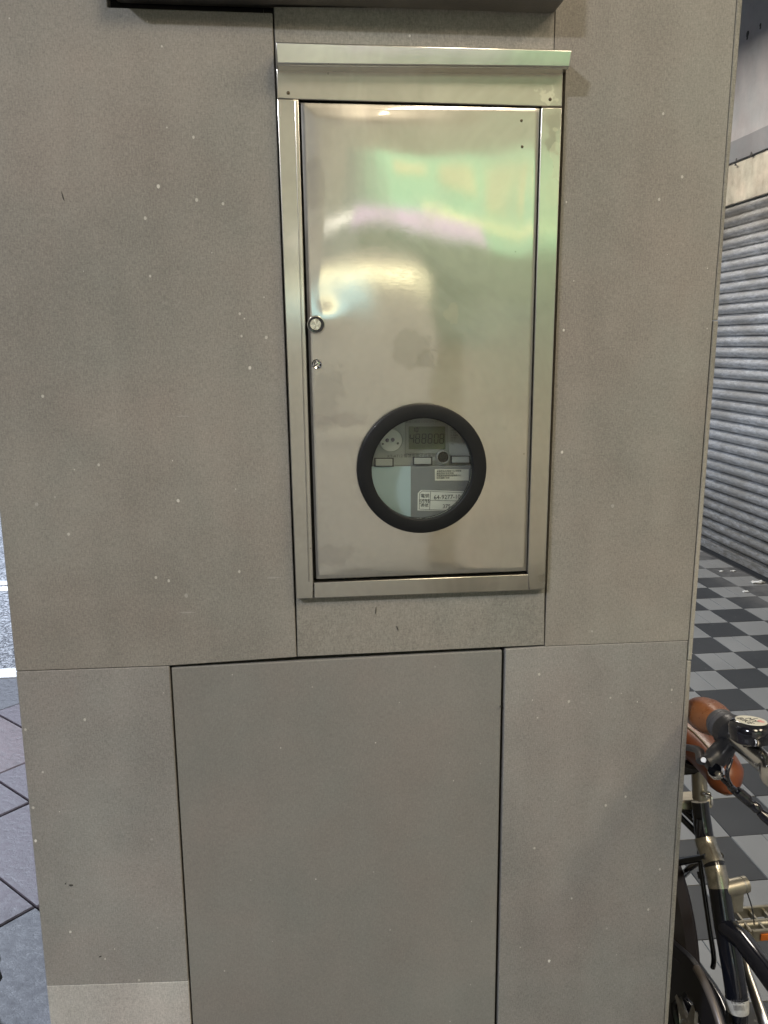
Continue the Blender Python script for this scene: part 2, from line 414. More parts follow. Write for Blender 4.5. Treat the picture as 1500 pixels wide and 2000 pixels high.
for k in range(-12, 9):
    u0, u1 = .215+WD*(k-1), .215+WD*k
    off = OFF.get(k, (.23, .48)[k % 2])
    for m_ in range(-4, 13):
        v0, v1 = off+.5*m_, off+.5*(m_+1); g = .0024
        c_ = [(u0+g, v0+g), (u1-g, v0+g), (u1-g, v1-g), (u0+g, v1-g)]
        poly = [((u-v)/math.sqrt(2), (u+v)/math.sqrt(2)) for u, v in c_]
        poly = clip(poly, 0, 1, 2.622); poly = clip(poly, 1, 0, -.305); poly = clip(poly, -1, 0, 2.4) if poly else poly
        poly = clip(poly, 0, -1, 1.0) if poly else poly
        if len(poly) < 3: continue
        area_ = abs(sum(poly[i][0]*poly[(i+1) % len(poly)][1]-poly[(i+1) % len(poly)][0]*poly[i][1] for i in range(len(poly))))/2
        if area_ < .004: continue
        bm = bmesh.new(); zz = random.uniform(-.002, .001)
        n = len(poly); cxm = sum(p[0] for p in poly)/n; cym = sum(p[1] for p in poly)/n
        a = [bm.verts.new((x, y, -.014)) for x, y in poly]; c2 = [bm.verts.new((x, y, zz-.003)) for x, y in poly]
        d2 = [bm.verts.new((cxm+(x-cxm)*.982, cym+(y-cym)*.982, zz)) for x, y in poly]
        bm.faces.new(d2)
        for i in range(n):
            bm.faces.new((a[i], a[(i+1) % n], c2[(i+1) % n], c2[i])); bm.faces.new((c2[i], c2[(i+1) % n], d2[(i+1) % n], d2[i]))
        link('paving_slab', bm, G[(k*3+m_*5+(k*m_) % 2) % 3], pav)
link('kerb', bmbox((-3.6, 2.632, -.15), (-.301, 2.745, .002)), simple('kerb_granite', (.55, .55, .56), .6, bump=.4, bscale=200, var=.2, vscale=30), None, bevel=.006, kind='structure')
asp = NB('asphalt'); av = asp.voro(95)[0]; an = asp.noise(180, 4, .7); an2 = asp.noise(3, 4, .6)
M['asphalt'] = asp.out(asp.mix(asp.rng(asp.noise(75, 3, .85), .45, .58, 0, 1), (.035, .037, .045), (.42, .43, .45)), asp.rng(an2, .3, .7, .45, .6), asp.bump(an, 1, .006, asp.bump(av, .9, .006)))  # wet sparkle painted into the colour as pale speckle
link('road', bmbox((-40, -40, -.16), (-.30, 40, -.10)), M['asphalt'], None, kind='structure')
link('ground', bmbox((-200, -200, -.4), (200, 200, -.17)), simple('far_ground', (.05, .05, .05), .9), None, kind='structure')
pw = simple('road_paint', (.62, .62, .62), .6, bump=.4, bscale=150, var=.15, vscale=20)
for y0, y1 in ((4.36, 4.46), (4.50, 4.60)):
    link('road_marking', bmbox((-6, y0, -.1), (-.4, y1, -.096)), pw, None, kind='structure')

# ================================================================== PILLAR
pil = empty('pillar', (.09, .3, 0), 'square arcade pillar clad in grey brown fibre cement panels with the steel meter box on it', 'pillar')
def wz(px, py, Y=0): p = atY(px, py, Y); return (p.x, p.z)
ZT = 3.6
Lx = lambda z: -.3470-.0050*(CAM_H-.39-z)/.5*.6      # left edge, very slightly out of plumb
def seamx(z): return -.0068+(CAM_H+.43-z)*.0052         # seam left of the meter box
def panel(poly, m, y0=0.0, y1=.02, g=.0004, bevel=.0008, label=None, name='panel'):
    # shrink a convex-ish polygon a little so the joints are real gaps
    bm = bmesh.new(); n = len(poly)
    cx = sum(p[0] for p in poly)/n; cz = sum(p[1] for p in poly)/n
    sh = [(x-math.copysign(min(g, abs(x-cx)), x-cx), z-math.copysign(min(g, abs(z-cz)), z-cz)) for x, z in poly]
    prismY(bm, sh, y0, y1); return link(name, bm, m, pil, bevel=bevel, label=label, seg=1)
cabL, cabR = wz(210, 14)[0], wz(1087, 15)[0]; cabZ = wz(600, 9)[1]
cutZ = wz(210, 14.5)[1]
a = wz(35, 1311.5); b_ = wz(331, 1301); c = wz(580, 1284); d = wz(532.5, 14); e = wz(210, 14.5)
panel([(-.3478, a[1]), (b_[0], b_[1]), c, (d[0], d[1])], M['stone'], g=.0007) if False else None
bm = bmesh.new(); g = .0004
prismY(bm, [(-.3485, a[1]+g), (b_[0], b_[1]+g), (c[0]-g, c[1]+g), (d[0]-g, e[1]), (e[0], e[1]), (e[0], ZT), (-.3440, ZT)], 0, .02)
link('panel', bm, M['stone'], pil, bevel=.0008, seg=1, label='large upper left panel with a notch at its top')
# strip above and below the meter box
tl = wz(533.5, 12); tr = wz(1085, 15); bl = wz(581, 1284); br = wz(1064, 1261)
lowL, lowR = wz(578, 1160), wz(1065, 1142)
prL = wz(541, 200); prR = wz(1082, 190)
bm = bmesh.new(); prismY(bm, [(prL[0]+g, prL[1]), (prR[0]-g, prR[1]), (tr[0]-g, tr[1]), (tl[0]+g, tl[1])], .001, .02)
link('panel', bm, M['stone_r'], pil, bevel=.0008, seg=1, label='narrow panel between the meter box and the overhead casing')
bm = bmesh.new(); prismY(bm, [(bl[0]+g*.5, bl[1]+g), (br[0]-g, br[1]+g), (lowR[0]-g, lowR[1]), (lowL[0]+g*.5, lowL[1])], .0006, .02)
link('panel', bm, M['stone_r'], pil, bevel=.0008, seg=1, label='low wide panel directly under the meter box')
# upper right, with its inner seam line running down the pillar corner
def corner(py): # seam px and outer px against y
    pts = [(-400, 1471, 1481), (0, 1438.7, 1450), (450, 1406, 1413.5), (626, 1391.5, 1402), (900, 1371, 1380), (1250, 1344.5, 1353), (1290, 1341.5, 1350), (1400, 1334.5, 1344), (1660, 1317.6, 1327), (2000, 1297, 1304.7), (2600, 1262, 1266)]
    for (y0, a0, b0), (y1, a1, b1) in zip(pts, pts[1:]):
        if y0 <= py <= y1:
            t = (py-y0)/(y1-y0); return a0+(a1-a0)*t, b0+(b1-b0)*t
    return pts[-1][1:]
def cpt(py, which): q = corner(py); return wz(q[which], py)
boxR0 = wz(1103.5, 150); boxR1 = wz(1067.5, 1152)
urTop = (cpt(0, 0)[0]+.0, ZT)
seam_pts = [cpt(y, 0) for y in (1250.5, 900, 626, 450, 0)]
bm = bmesh.new()
prismY(bm, [(br[0]+g, wz(1064, 1262)[1]+g*.4)]+[(seam_pts[0][0]-g, seam_pts[0][1]+g*.4)]+[(x-g, z) for x, z in seam_pts[1:]]+[(urTop[0]-g, ZT), (tr[0]+g, ZT), (tr[0]+g, wz(1085, 110)[1]), (boxR0[0]+.001, wz(1100, 112)[1]), (boxR1[0]+.0005, boxR1[1]), (br[0]+g, boxR1[1])], 0, .02)
link('panel', bm, M['stone'], pil, bevel=.0008, seg=1, label='tall upper right panel beside the meter box')
# lower right
lr = [cpt(y, 0) for y in (1251.5, 1400, 1660, 2000)]
bm = bmesh.new()
prismY(bm, [(wz(987.5, 1270)[0], wz(987, 1268.5)[1]), (wz(973.5, 2000)[0], 0.0), (lr[-1][0]-g, 0.0)]+[(x-g, z) for x, z in lr[::-1][:-1]]+[(lr[0][0]-g, lr[0][1]-g*.4)]+[(br[0], wz(1064, 1263)[1]-g*.4)], 0, .02)
link('panel', bm, M['stone_low'], pil, bevel=.0008, seg=1, label='lower right panel beside the access hatch')
# lower left and its paler base
s0, s1 = wz(95, 1926), wz(368, 1917)
bm = bmesh.new()
prismY(bm, [(-.3485, a[1]-g), (b_[0]-.0002, b_[1]-g), (s1[0], s1[1]+.0002), (-.3508, s0[1]+.0002)], 0, .02)
link('panel', bm, M['stone_low'], pil, bevel=.0008, seg=1, label='lower left panel beside the access hatch')
bm = bmesh.new()
prismY(bm, [(-.3508, s0[1]-.0002), (s1[0], s1[1]-.0002), (wz(371, 2000)[0], 0), (-.352, 0)], .0003, .02)
link('panel', bm, M['stone_base'], pil, bevel=.0006, seg=1, label='paler base panel at the lower left corner')
# access hatch, set a little back with a wide dark joint
hx = [wz(333.5, 1306), wz(374, 2000), wz(968.5, 2000), wz(982, 1271.5)]
bm = bmesh.new(); prismY(bm, [hx[0], (hx[1][0], .0), (hx[2][0], .0), hx[3]], .003, .02)
link('access_hatch', bm, M['access'], pil, bevel=.0015, seg=2, label='big flush access hatch, darker and slightly set back')
dk = simple('dark_mark', (.05, .048, .042), .8)
for px_, py_, w_, h_, a_ in ((123, 384, .0009, .007, .2), (139, 1729, .0035, .0018, 0), (128, 1726, .0012, .0014, 0), (196, 1868, .003, .0012, .5), (734, 1193, .0006, .006, -.1), (776, 1227, .0006, .004, .3), (978, 1380, .0012, .001, 0)):
    q = atY(px_, py_, 0); bm = bmesh.new()
    n_ = 9; prismY(bm, [(q.x+(math.cos(a_)*w_*math.cos(t_)-math.sin(a_)*h_*math.sin(t_))*random.uniform(.6, 1.1), q.z+(math.sin(a_)*w_*math.cos(t_)+math.cos(a_)*h_*math.sin(t_))*random.uniform(.6, 1.1)) for t_ in [2*math.pi*k/n_ for k in range(n_)]], -.0003, .002)
    link('scuff_mark', bm, dk, pil)
# side claddings: only their edges show at the right corner
def edge_strip(ya, yb, off=0.0, name='edge_panel'):
    ys = [ya]+[y for y in (0, 450, 626, 900, 1250, 1290, 1400, 1660, 2000) if ya < y < yb]+[yb]
    inn = [cpt(y, 0) for y in ys]; out = [cpt(y, 1) for y in ys]
    if ya == -400: inn[0] = (inn[0][0], ZT); out[0] = (out[0][0], ZT)
    if yb == 2600: inn[-1] = (inn[-1][0], 0); out[-1] = (out[-1][0], 0)
    bm = bmesh.new()
    prismY(bm, [(x+g*1.3+off, z) for x, z in inn]+[(x+off, z) for x, z in out[::-1]], -.0004+off*.3, .60)
    link(name, bm, M['edge'], pil, bevel=.0007, seg=1)
edge_strip(-400, 625.5); edge_strip(627, 1289, .0008); edge_strip(1291, 2600)
link('core', bmbox((-.325, .13, 0), (.505, .585, ZT)), M['core'], pil)
bm = bmesh.new(); box(bm, (-.341, .021, 0), (-.326, .60, ZT)); link('side_panel', bm, M['stone'], pil)
bm = bmesh.new(); box(bm, (-.325, .586, 0), (.50, .60, ZT)); link('back_panel', bm, M['stone'], pil)
# dark furring behind the joints
bm = bmesh.new()
for x0, x1, z0, z1 in ((-.33, -.02, .0, ZT), (.33, .51, 0, ZT), (-.019, .329, 0, 1.10), (-.019, .329, 1.80, ZT)):
    box(bm, (x0, .024, z0), (x1, .034, z1))
link('furring', bm, M['black_gap'], pil)

# casing overhead, its underside just in the frame
cas = empty('overhead_casing', ((cabL+cabR)/2, -.04, cabZ), 'dark painted metal casing with rounded corner projecting above the meter box', 'casing')
bm = bmesh.new()
box(bm, (cabL+.006, -.036, cabZ+.0), (cabR, .018, 2.65))
cm = simple('casing_paint', (.15, .14, .12), .55, bump=.3, bscale=300, var=.2, vscale=18)
link('casing_body', bm, cm, cas, bevel=.006, seg=3)
link('mounting_lip', bmbox((cabL+.02, .0185, cabZ+.002), (cabR-.01, .022, 2.6)), M['black_gap'], cas)

# ================================================================== METER BOX
FY = -.009
mb = empty('meter_box', (.157, 0, 1.14), 'stainless steel electricity meter box with round window mounted in the pillar', 'meter box')
def wq(*pp, Y=FY): return [wz(x, y, Y) for x, y in pp]
def bar(name, pts, y0=FY, y1=.03, m='frame', bevel=.0009, label=None, par=None):
    bm = bmesh.new(); prismY(bm, [wz(x, y, y0) for x, y in pts], y0, y1)
    return link(name, bm, M[m], par or mb, bevel=bevel, smooth=True, label=label, seg=3)
bar('top_rail', [(540, 126), (1100, 126), (1098, 208), (1057, 207.5), (583, 194), (541, 192)])
bar('left_stile', [(541.2, 192.5), (583, 194.5), (612, 1136), (611.5, 1168.5), (578.5, 1170)])
bar('right_stile', [(1057.5, 210), (1098, 210), (1064.5, 1150.5), (1034, 1152.5), (1030.5, 1119)])
bar('bottom_rail', [(613.2, 1138), (1031.5, 1122), (1033, 1151.5), (1033, 1153), (613.2, 1168.5)])
# small folded lip along the left stile
bar('stile_lip', [(575, 197), (578, 197), (605, 1136), (602.5, 1136)], y0=FY-.0008, y1=FY+.002, bevel=.0006)
# rain cap
capY = -.029
c0, c1, c2, c3 = wq((537.5, 83), (1117, 99), (1113.5, 131.5), (540, 125), Y=capY)
bm = bmesh.new(); prismY(bm, [c0, c1, c2, c3], capY, .0)
for v in bm.verts:
    if v.co.y < -.02 and v.co.z > (c0[1]+c3[1])/2: v.co.y -= .0026
cap = link('rain_cap', bm, M['cap'], mb, bevel=.0016, smooth=True, seg=3)
bar('cap_lip', [(543, 124), (1110, 131), (1110, 135), (543, 129)], y0=capY+.003, y1=-.001, m='cap', bevel=.0006)
# interior of the box: back and sides, dark
ix0, ix1, iz0, iz1 = .012, .300, CAM_H-.30, CAM_H+.275
bm = bmesh.new()
box(bm, (ix0, .085, iz0), (ix1, .09, iz1)); box(bm, (ix0-.004, .0, iz0-.004), (ix0, .09, iz1)); box(bm, (ix1, .0, iz0-.004), (ix1+.004, .09, iz1))
box(bm, (ix0, .0, iz0-.004), (ix1, .09, iz0)); box(bm, (ix0, .0, iz1), (ix1, .09, iz1+.004))
link('inner_box', bm, simple('galvanised_inside', (.30, .30, .29), .5, .4), mb)
# door: a gently dented sheet with a round hole
DY = -.0065
dTL, dTR, dBR, dBL = wq((587, 200.5), (1054, 210.5), (1028.5, 1115), (618, 1131), Y=DY)
CX, CZ = (lambda p: (p.x, p.z))(atY(825.5, 917, -.017)); RO, RI = .0795, .0622
def dents(x, z):
    zr = z-CAM_H
    h = .00255*math.exp(-((x-.092)/.088)**2-((zr-.212)/.110)**2)
    h -= .0005*math.exp(-((x-.275)/.045)**2-((zr-.15)/.07)**2)
    h += .0007*math.exp(-((x-.040)/.020)**2-((zr-.026)/.020)**2)
    h += .0005*math.exp(-((x-.055)/.06)**2-((zr+.112)/.010)**2)
    h += .0004*math.exp(-((x-.20)/.05)**2-((zr-.0)/.03)**2)
    h += .0006*noise.noise(Vector((x*6.5, zr*5.5, 3.1)))+.00012*noise.noise(Vector((x*20, zr*15, 8.1)))
    return h
door = None
bm = bmesh.new(); NX, NZ = 100, 200; gv = {}
for i in range(NX+1):
    for j in range(NZ+1):
        s, t = i/NX, j/NZ
        top = (dTL[0]*(1-s)+dTR[0]*s, dTL[1]*(1-s)+dTR[1]*s); bot = (dBL[0]*(1-s)+dBR[0]*s, dBL[1]*(1-s)+dBR[1]*s)
        x = bot[0]*(1-t)+top[0]*t; z = bot[1]*(1-t)+top[1]*t
        e = min(s, 1-s)*.28; e2 = min(t, 1-t)*.56; ed = min(e, e2)
        fall = .0008*math.exp(-(ed/.0016)**2)
        fade = 1-math.exp(-(ed/.012)**2)
        gv[i, j] = bm.verts.new((x, DY-dents(x, z)*fade+fall, z))
for i in range(NX):
    for j in range(NZ):
        q = (gv[i, j], gv[i+1, j], gv[i+1, j+1], gv[i, j+1])
        cx = sum(v.co.x for v in q)/4; cz = sum(v.co.z for v in q)/4
        if math.hypot(cx-CX, cz-CZ) < (RO+RI)/2: continue
        bm.faces.new(q)
rim = [gv[i, 0] for i in range(NX)]+[gv[NX, j] for j in range(NZ)]+[gv[i, NZ] for i in range(NX, 0, -1)]+[gv[0, j] for j in range(NZ, 0, -1)]
back = [bm.verts.new(v.co+Vector((0, .016, 0))) for v in rim]
for i in range(len(rim)):
    k = (i+1) % len(rim); bm.faces.new((rim[i], rim[k], back[k], back[i]))
for v in [v for v in bm.verts if not v.link_faces]: bm.verts.remove(v)
door = link('door', bm, M['door'], mb, smooth=True)
# dark rebate round the door
bm = bmesh.new()
for x0, x1, z0, z1 in ((ix0-.003, dBL[0]+.012, iz0-.01, iz1+.01), (dBR[0]-.008, ix1+.006, iz0-.01, iz1+.01), (ix0, ix1, iz0-.012, dBR[1]-.003), (ix0, ix1, dTL[1]-.008, iz1+.012)):
    box(bm, (x0, .0055, z0), (x1, .008, z1))
link('rebate', bm, M['black_gap'], mb)
# window ring
bm = bmesh.new()
prof = [(RI, .006), (RI, -.0070), (RI+.0006, -.0076), (RI+.0015, -.0078), (RO-.0022, -.0076), (RO-.0006, -.0068), (RO, -.0050), (RO, .006), (RI, .006)]
lathe(bm, (CX, DY-.004, CZ), (0, 1, 0), prof, 96)
bmesh.ops.remove_doubles(bm, verts=bm.verts, dist=1e-6)
ringo = link('window_ring', bm, M['ring'], door, smooth=True)
gm, gn, gl, gb = mat('window_glass')
gn.remove(gb); tr_ = gn.new('ShaderNodeBsdfTransparent'); tr_.inputs[0].default_value = (.95, .97, .96, 1)
gg = gn.new('ShaderNodeBsdfGlossy'); gg.inputs['Roughness'].default_value = .03; gg.inputs[0].default_value = (1, 1, 1, 1)
fr = gn.new('ShaderNodeFresnel'); fr.inputs[0].default_value = 1.55; mxs = gn.new('ShaderNodeMixShader')
fa = gn.new('ShaderNodeMath'); fa.operation = 'MULTIPLY'; fa.inputs[1].default_value = .55
gl.new(fr.outputs[0], fa.inputs[0]); gl.new(fa.outputs[0], mxs.inputs[0]); gl.new(tr_.outputs[0], mxs.inputs[1]); gl.new(gg.outputs[0], mxs.inputs[2])
gl.new(mxs.outputs[0], gn['Material Output'].inputs[0])
bm = bmesh.new(); lathe(bm, (CX, DY-.004, CZ), (0, 1, 0), [(0, -.001), (RI-.0003, -.001), (RI-.0003, .001), (0, .001)], 72)
link('window_pane', bm, gm, door)
# locks
def lathe_obj(name, c, prof, m, par, seg=36, smooth=True, axis=(0, 1, 0)):
    bm = bmesh.new(); lathe(bm, c, axis, prof, seg)
    bmesh.ops.remove_doubles(bm, verts=bm.verts, dist=1e-7)
    return link(name, bm, m, par, smooth=smooth)
kp = atY(617.5, 634, DY-.010)
lathe_obj('push_lock', (kp.x, kp.y, kp.z), [(0, .0), (.0068, .0), (.0072, -.0004), (.0092, -.0006), (.0095, .001), (.0095, .014), (.0080, .014)], M['gloss_black'], door)
spin = NB('spun_steel')
x = spin.n.new('ShaderNodeVectorMath'); x.operation = 'SUBTRACT'; spin.l.new(spin.pos, x.inputs[0]); x.inputs[1].default_value = (kp.x, 0, kp.z)
xs = spin.n.new('ShaderNodeSeparateXYZ'); spin.l.new(x.outputs[0], xs.inputs[0])
at2 = spin.math('ARCTAN2', xs.outputs[2], xs.outputs[0])
M['spun'] = spin.out((.72, .69, .6), spin.rng(spin.math('SINE', spin.math('MULTIPLY', at2, 6.0)), -1, 1, .22, .5), None, metal=1.0)
spin.l.new(spin.mix(spin.rng(spin.math('SINE', spin.math('MULTIPLY', at2, 4.0)), -1, 1, 0, 1), (.52, .49, .42), (.80, .77, .68)), spin.b.inputs['Base Color'])  # sheen of the spun face painted into its colour by angle
lathe_obj('lock_face', (kp.x-.0008, kp.y-.0008, kp.z+.0002), [(0, 0), (.0062, 0), (.0066, .0006), (.0066, .004)], M['spun'], door)
lathe_obj('lock_bezel', (kp.x, DY-.0012, kp.z), [(.0085, -.0012), (.0100, -.0010), (.0106, .0003), (.0106, .004)], M['cap'], door)
k2 = atY(619, 711.5, DY-.004)
lathe_obj('cam_lock', (k2.x, k2.y, k2.z), [(0, -.0006), (.0022, -.0006), (.0024, .0008), (.0050, -.0004), (.0060, .0006), (.0062, .006)], M['chrome'], door)
bm = bmesh.new(); obox(bm, (k2.x, k2.y-.0012, k2.z), (.0018, 0, .0012), (0, .0005, 0), (-.0003, 0, .0005)); link('key_slot', bm, M['screw'], door)
for px, py, r, par, y in ((563, 181.5, .0021, mb, FY), (1074.5, 194, .0021, mb, FY), (1018.5, 235.5, .0018, door, DY), (1020, 286.5, .0018, door, DY), (559.5, 127.5, .0022, mb, FY)):
    q = atY(px, py, y)
    yy = y-(dents(q.x, q.z) if par is door else 0)
    lathe_obj('rivet', (q.x, yy, q.z), [(0, -.0011), (.6*r, -.0008), (r, .0002), (r, .002)], M['rivet'], par, 14)

# ================================================================== METER behind the window
MY = .022
em = empty('electric_meter', (CX, .06, 1.2), 'grey digital electricity meter with dark liquid crystal display behind the round window', 'electric meter')
def RG(u, v, Y=MY): return atY(680+u/5.172, 770+v/5.172, Y)      # crop pixel -> meter front
def plate(name, u0, v0, u1, v1, y0, y1, m, par=em, bevel=.0004, skew=0.0, label=None):
    pts = [RG(u0, v0+skew*u0, y0), RG(u1, v0+skew*u1, y0), RG(u1, v1+skew*u1, y0), RG(u0, v1+skew*u0, y0)]
    bm = bmesh.new(); prismY(bm, [(p.x, p.z) for p in pts], y0, y1); return link(name, bm, m, par, bevel=bevel, seg=2, label=label)
mg = simple('meter_grey', (.46, .47, .45), .5, var=.05, vscale=40); mg2 = simple('meter_cover', (.25, .26, .265), .45)
mgl = simple('meter_light', (.80, .80, .76), .45); ink = simple('ink', (.03, .03, .035), .6); inkg = simple('ink_grey', (.16, .16, .15), .6)
lcd = simple('lcd_glass', (.15, .17, .10), .4, spec=.3); seg_m = simple('lcd_segment', (.010, .012, .008), .6, spec=.1); seg_off = simple('lcd_segment_faint', (.075, .085, .05), .4)
plate('meter_body', -40, 40, 1500, 742, MY, .084, mg, skew=-.012)
plate('terminal_cover', -40, 728, 1500, 1560, MY-.006, .084, mg2, bevel=.0012, skew=-.006)
plate('terminal_cover', -40, 731, 632, 1560, MY-.0065, MY-.0061, simple('cover_light_patch', (.52, .66, .70), .4), bevel=.0, skew=-.006, label='patch of light on the left half of the terminal cover, painted as a pale plate')  # light falling on the cover, laid in as a pale plate
plate('face_plate', 575, 240, 1010, 600, MY-.0014, MY-.0002, simple('bezel', (.33, .34, .31), .5))
scr = plate('display', 612, 326, 982, 556, MY-.002, MY-.0012, lcd)
def seg7(ch, u, v, w, h, par):
    on = {'0': 'abcdef', '8': 'abcdefg', '4': 'fgbc', '9': 'abcdfg', '5': 'acdfg', '7': 'abc', '1': 'bc', '3': 'abcdg', '2': 'abdeg', '6': 'acdefg'}[ch]
    t = 9; gp = 3; P = {'a': (gp, -t/2, w-gp, t/2), 'g': (gp, h/2-t/2, w-gp, h/2+t/2), 'd': (gp, h-t/2, w-gp, h+t/2),
          'f': (-t/2, gp, t/2, h/2-gp), 'b': (w-t/2, gp, w+t/2, h/2-gp), 'e': (-t/2, h/2+gp, t/2, h-gp), 'c': (w-t/2, h/2+gp, w+t/2, h-gp)}
    bm = bmesh.new()
    for s_ in on:
        x0, y0, x1, y1 = P[s_]; sl = lambda y: (h-y)*.06
        pts = [RG(u+x0+sl(y0), v+y0, MY-.0023), RG(u+x1+sl(y0), v+y0, MY-.0023), RG(u+x1+sl(y1), v+y1, MY-.0023), RG(u+x0+sl(y1), v+y1, MY-.0023)]
        prismY(bm, [(p.x, p.z) for p in pts], MY-.0023, MY-.0021)
    link('digit', bm, seg_m, par)
for ch, u in zip('488808', (622, 680, 744, 806, 868, 924)): seg7(ch, u, 402, 38, 92, scr)
seg7('1', 650, 340, 20, 40, scr); seg7('0', 684, 340, 20, 40, scr)
XD, ZD = Vector((1, 0, .0)), Vector((0, 0, 1))
def mt(name, body, u, v, size, m, par, y, align='CENTER', sx=1.0):
    p = RG(u, v, y); return text(name, body, size, m, par, p, XD, ZD, align=align, sx=sx)
K = 1/5.172/F_PX*1.05           # crop pixel to metres at the meter
mt('print', 'kWh  MAX DEMAND', 800, 345, 26*K, seg_off, scr, MY-.0024)
mt('print', 'TOTAL  kW  RATE  1  2  3', 790, 530, 22*K, seg_off, scr, MY-.0024)
mt('print', 'KT-AT12 \u667a\u6167\u578b\u96fb\u5b50\u5f0f\u96fb\u5ea6\u8868', 660, 622, 40*K, inkg, em, MY-.0006)
mt('print', '\u55ae\u76f8\u4e09\u7dda\u5f0f 110V/220V 60Hz', 760, 278, 30*K, inkg, em, MY-.0018)
for v, s_ in ((365, 'kWh'), (390, 'V 110'), (415, 'A 5(60)'), (440, 'Hz 60'), (465, 'Cl. 1'), (500, 'No.')):
    mt('print', s_, 1035, v, 24*K, inkg, em, MY-.0006, 'LEFT')
# optical port
p = RG(430, 465); kk = K*5.172/5.172
bm = bmesh.new(); lathe(bm, (p.x, MY, p.z), (0, 1, 0), [(128*K, -.0003), (126*K, -.0016), (118*K, -.0016), (116*K, -.0003)], 48); link('port_rim', bm, mg, em, smooth=True)
bm = bmesh.new(); lathe(bm, (p.x, MY, p.z), (0, 1, 0), [(0, -.0022), (108*K, -.0022), (111*K, -.001), (111*K, 0)], 48); port = link('optical_port', bm, mgl, em, smooth=True)
for u, v, r, mm in ((393, 463, 21, simple('infrared_eye', (.07, .05, .10), .2)), (448, 458, 21, simple('infrared_eye_b', (.16, .13, .2), .2)), (348, 500, 12, inkg), (500, 494, 13, inkg)):
    q = RG(u, v); bm = bmesh.new(); lathe(bm, (q.x, MY-.0022, q.z), (0, 1, 0), [(0, -.0005), (r*K*.8, -.0004), (r*K, .0002)], 20); link('port_eye', bm, mm, port, smooth=True)
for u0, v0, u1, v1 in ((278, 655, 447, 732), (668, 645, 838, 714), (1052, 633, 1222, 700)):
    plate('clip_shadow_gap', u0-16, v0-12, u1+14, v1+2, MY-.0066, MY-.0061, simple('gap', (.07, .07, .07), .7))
    plate('clip_tab', u0, v0, u1, v1-8, MY-.010, MY-.0067, mg, bevel=.0006)
p = RG(950, 628)
bm = bmesh.new(); lathe(bm, (p.x, MY-.006, p.z), (0, 1, 0), [(68*K, .004), (66*K, -.0025), (60*K, -.003), (54*K, -.001)], 40); link('button_rim', bm, mg, em, smooth=True)
bm = bmesh.new(); lathe(bm, (p.x, MY-.006, p.z), (0, 1, 0), [(0, -.0035), (40*K, -.0030), (52*K, -.001), (54*K, .003)], 40); link('test_button', bm, M['blackpl'], em, smooth=True)
plate('cover_window', 850, 590, 1050, 712, MY-.0075, MY-.0064, mg, bevel=.0003) if False else None
# stickers
paper = simple('label_paper', (.85, .85, .80), .5); paper2 = simple('label_foil', (.85, .82, .72), .4)
y = MY-.0064
st = plate('notice_sticker', 876, 757, 1218, 872, y, y+.0003, paper2, skew=-.0, bevel=.0, label='small cream sticker with four lines of print')
p4 = ['\u672c\u96fb\u8868\u70ba\u53f0\u7063\u96fb\u529b\u516c\u53f8\u6240\u6709', '\u64c5\u81ea\u62c6\u5c01 \u4f9d\u6cd5\u7a76\u8fa6', '\u7528\u96fb\u7570\u5e38\u8acb\u64a5\u5ba2\u670d\u5c08\u7dda1911', '\u8acb\u52ff\u64c5\u52d5 \u5371\u96aa']
for k, s_ in enumerate(p4): mt('print', s_, 893, 780+23*k-.0, 21*K, ink, st, y-.0002, 'LEFT')
bm = bmesh.new()
pts = [(725, 965, ), (780, 965), (1200, 985), (1210, 1192), (700, 1180), (704, 1010)]
prismY(bm, [(RG(u, v, y).x, RG(u, v, y).z) for u, v in [(704, 1000), (735, 968), (1204, 982), (1200, 1180), (700, 1174)]], y, y+.0003)
st2 = link('number_sticker', bm, paper, em, label='white sticker with the number 64-9277-10')
def line(uv0, uv1, w, par, m=ink, yy=None):
    yy = yy if yy is not None else y-.00015
    a_, b2 = RG(*uv0, yy), RG(*uv1, yy); d_ = (b2-a_).normalized(); n_ = Vector((-d_.z, 0, d_.x))*w*K/2
    bm = bmesh.new(); prismY(bm, [(q.x, q.z) for q in (a_-n_, b2-n_, b2+n_, a_+n_)], yy, yy+.0001); return link('rule', bm, m, par)
for q in (((722, 1000), (748, 978)), ((748, 978), (1190, 995)), ((1190, 995), (1184, 1182)), ((722, 1000), (718, 1160)), ((718, 1160), (1100, 1178)), ((834, 986), (822, 1164)), ((722, 1068), (1186, 1080))): line(*q, 4, st2)
mt('print', '64-9277-10', 1000, 1040, 62*K, ink, st2, y-.0002, sx=.95)
mt('print', '375', 994, 1133, 56*K, ink, st2, y-.0002)
mt('print', '\u96fb\u865f', 776, 1028, 44*K, ink, st2, y-.0002)
mt('print', '\u8868\u865f', 772, 1125, 40*K, ink, st2, y-.0002)
hand = {'5': [[(1, 0), (.1, .02), (.05, .42), (.6, .36), (.85, .7), (.45, 1), (0, .95)]], '9': [[(.85, .1), (.35, 0), (.05, .25), (.3, .5), (.8, .35), (.85, .1), (.7, 1)]], '8': [[(.8, .1), (.3, .0), (.15, .25), (.8, .7), (.5, 1), (.1, .8), (.85, .1)]]}
bm = bmesh.new()
for k, ch in enumerate('5598'):
    for stv in hand[ch]:
        pp = [RG(722+k*27+x_*21, 1066+z_*36-k*2, y-.0003) for x_, z_ in stv]
        tube(bm, smoothpts(pp, 3), 2.6*K, 5)
link('handwriting', bm, ink, st2)

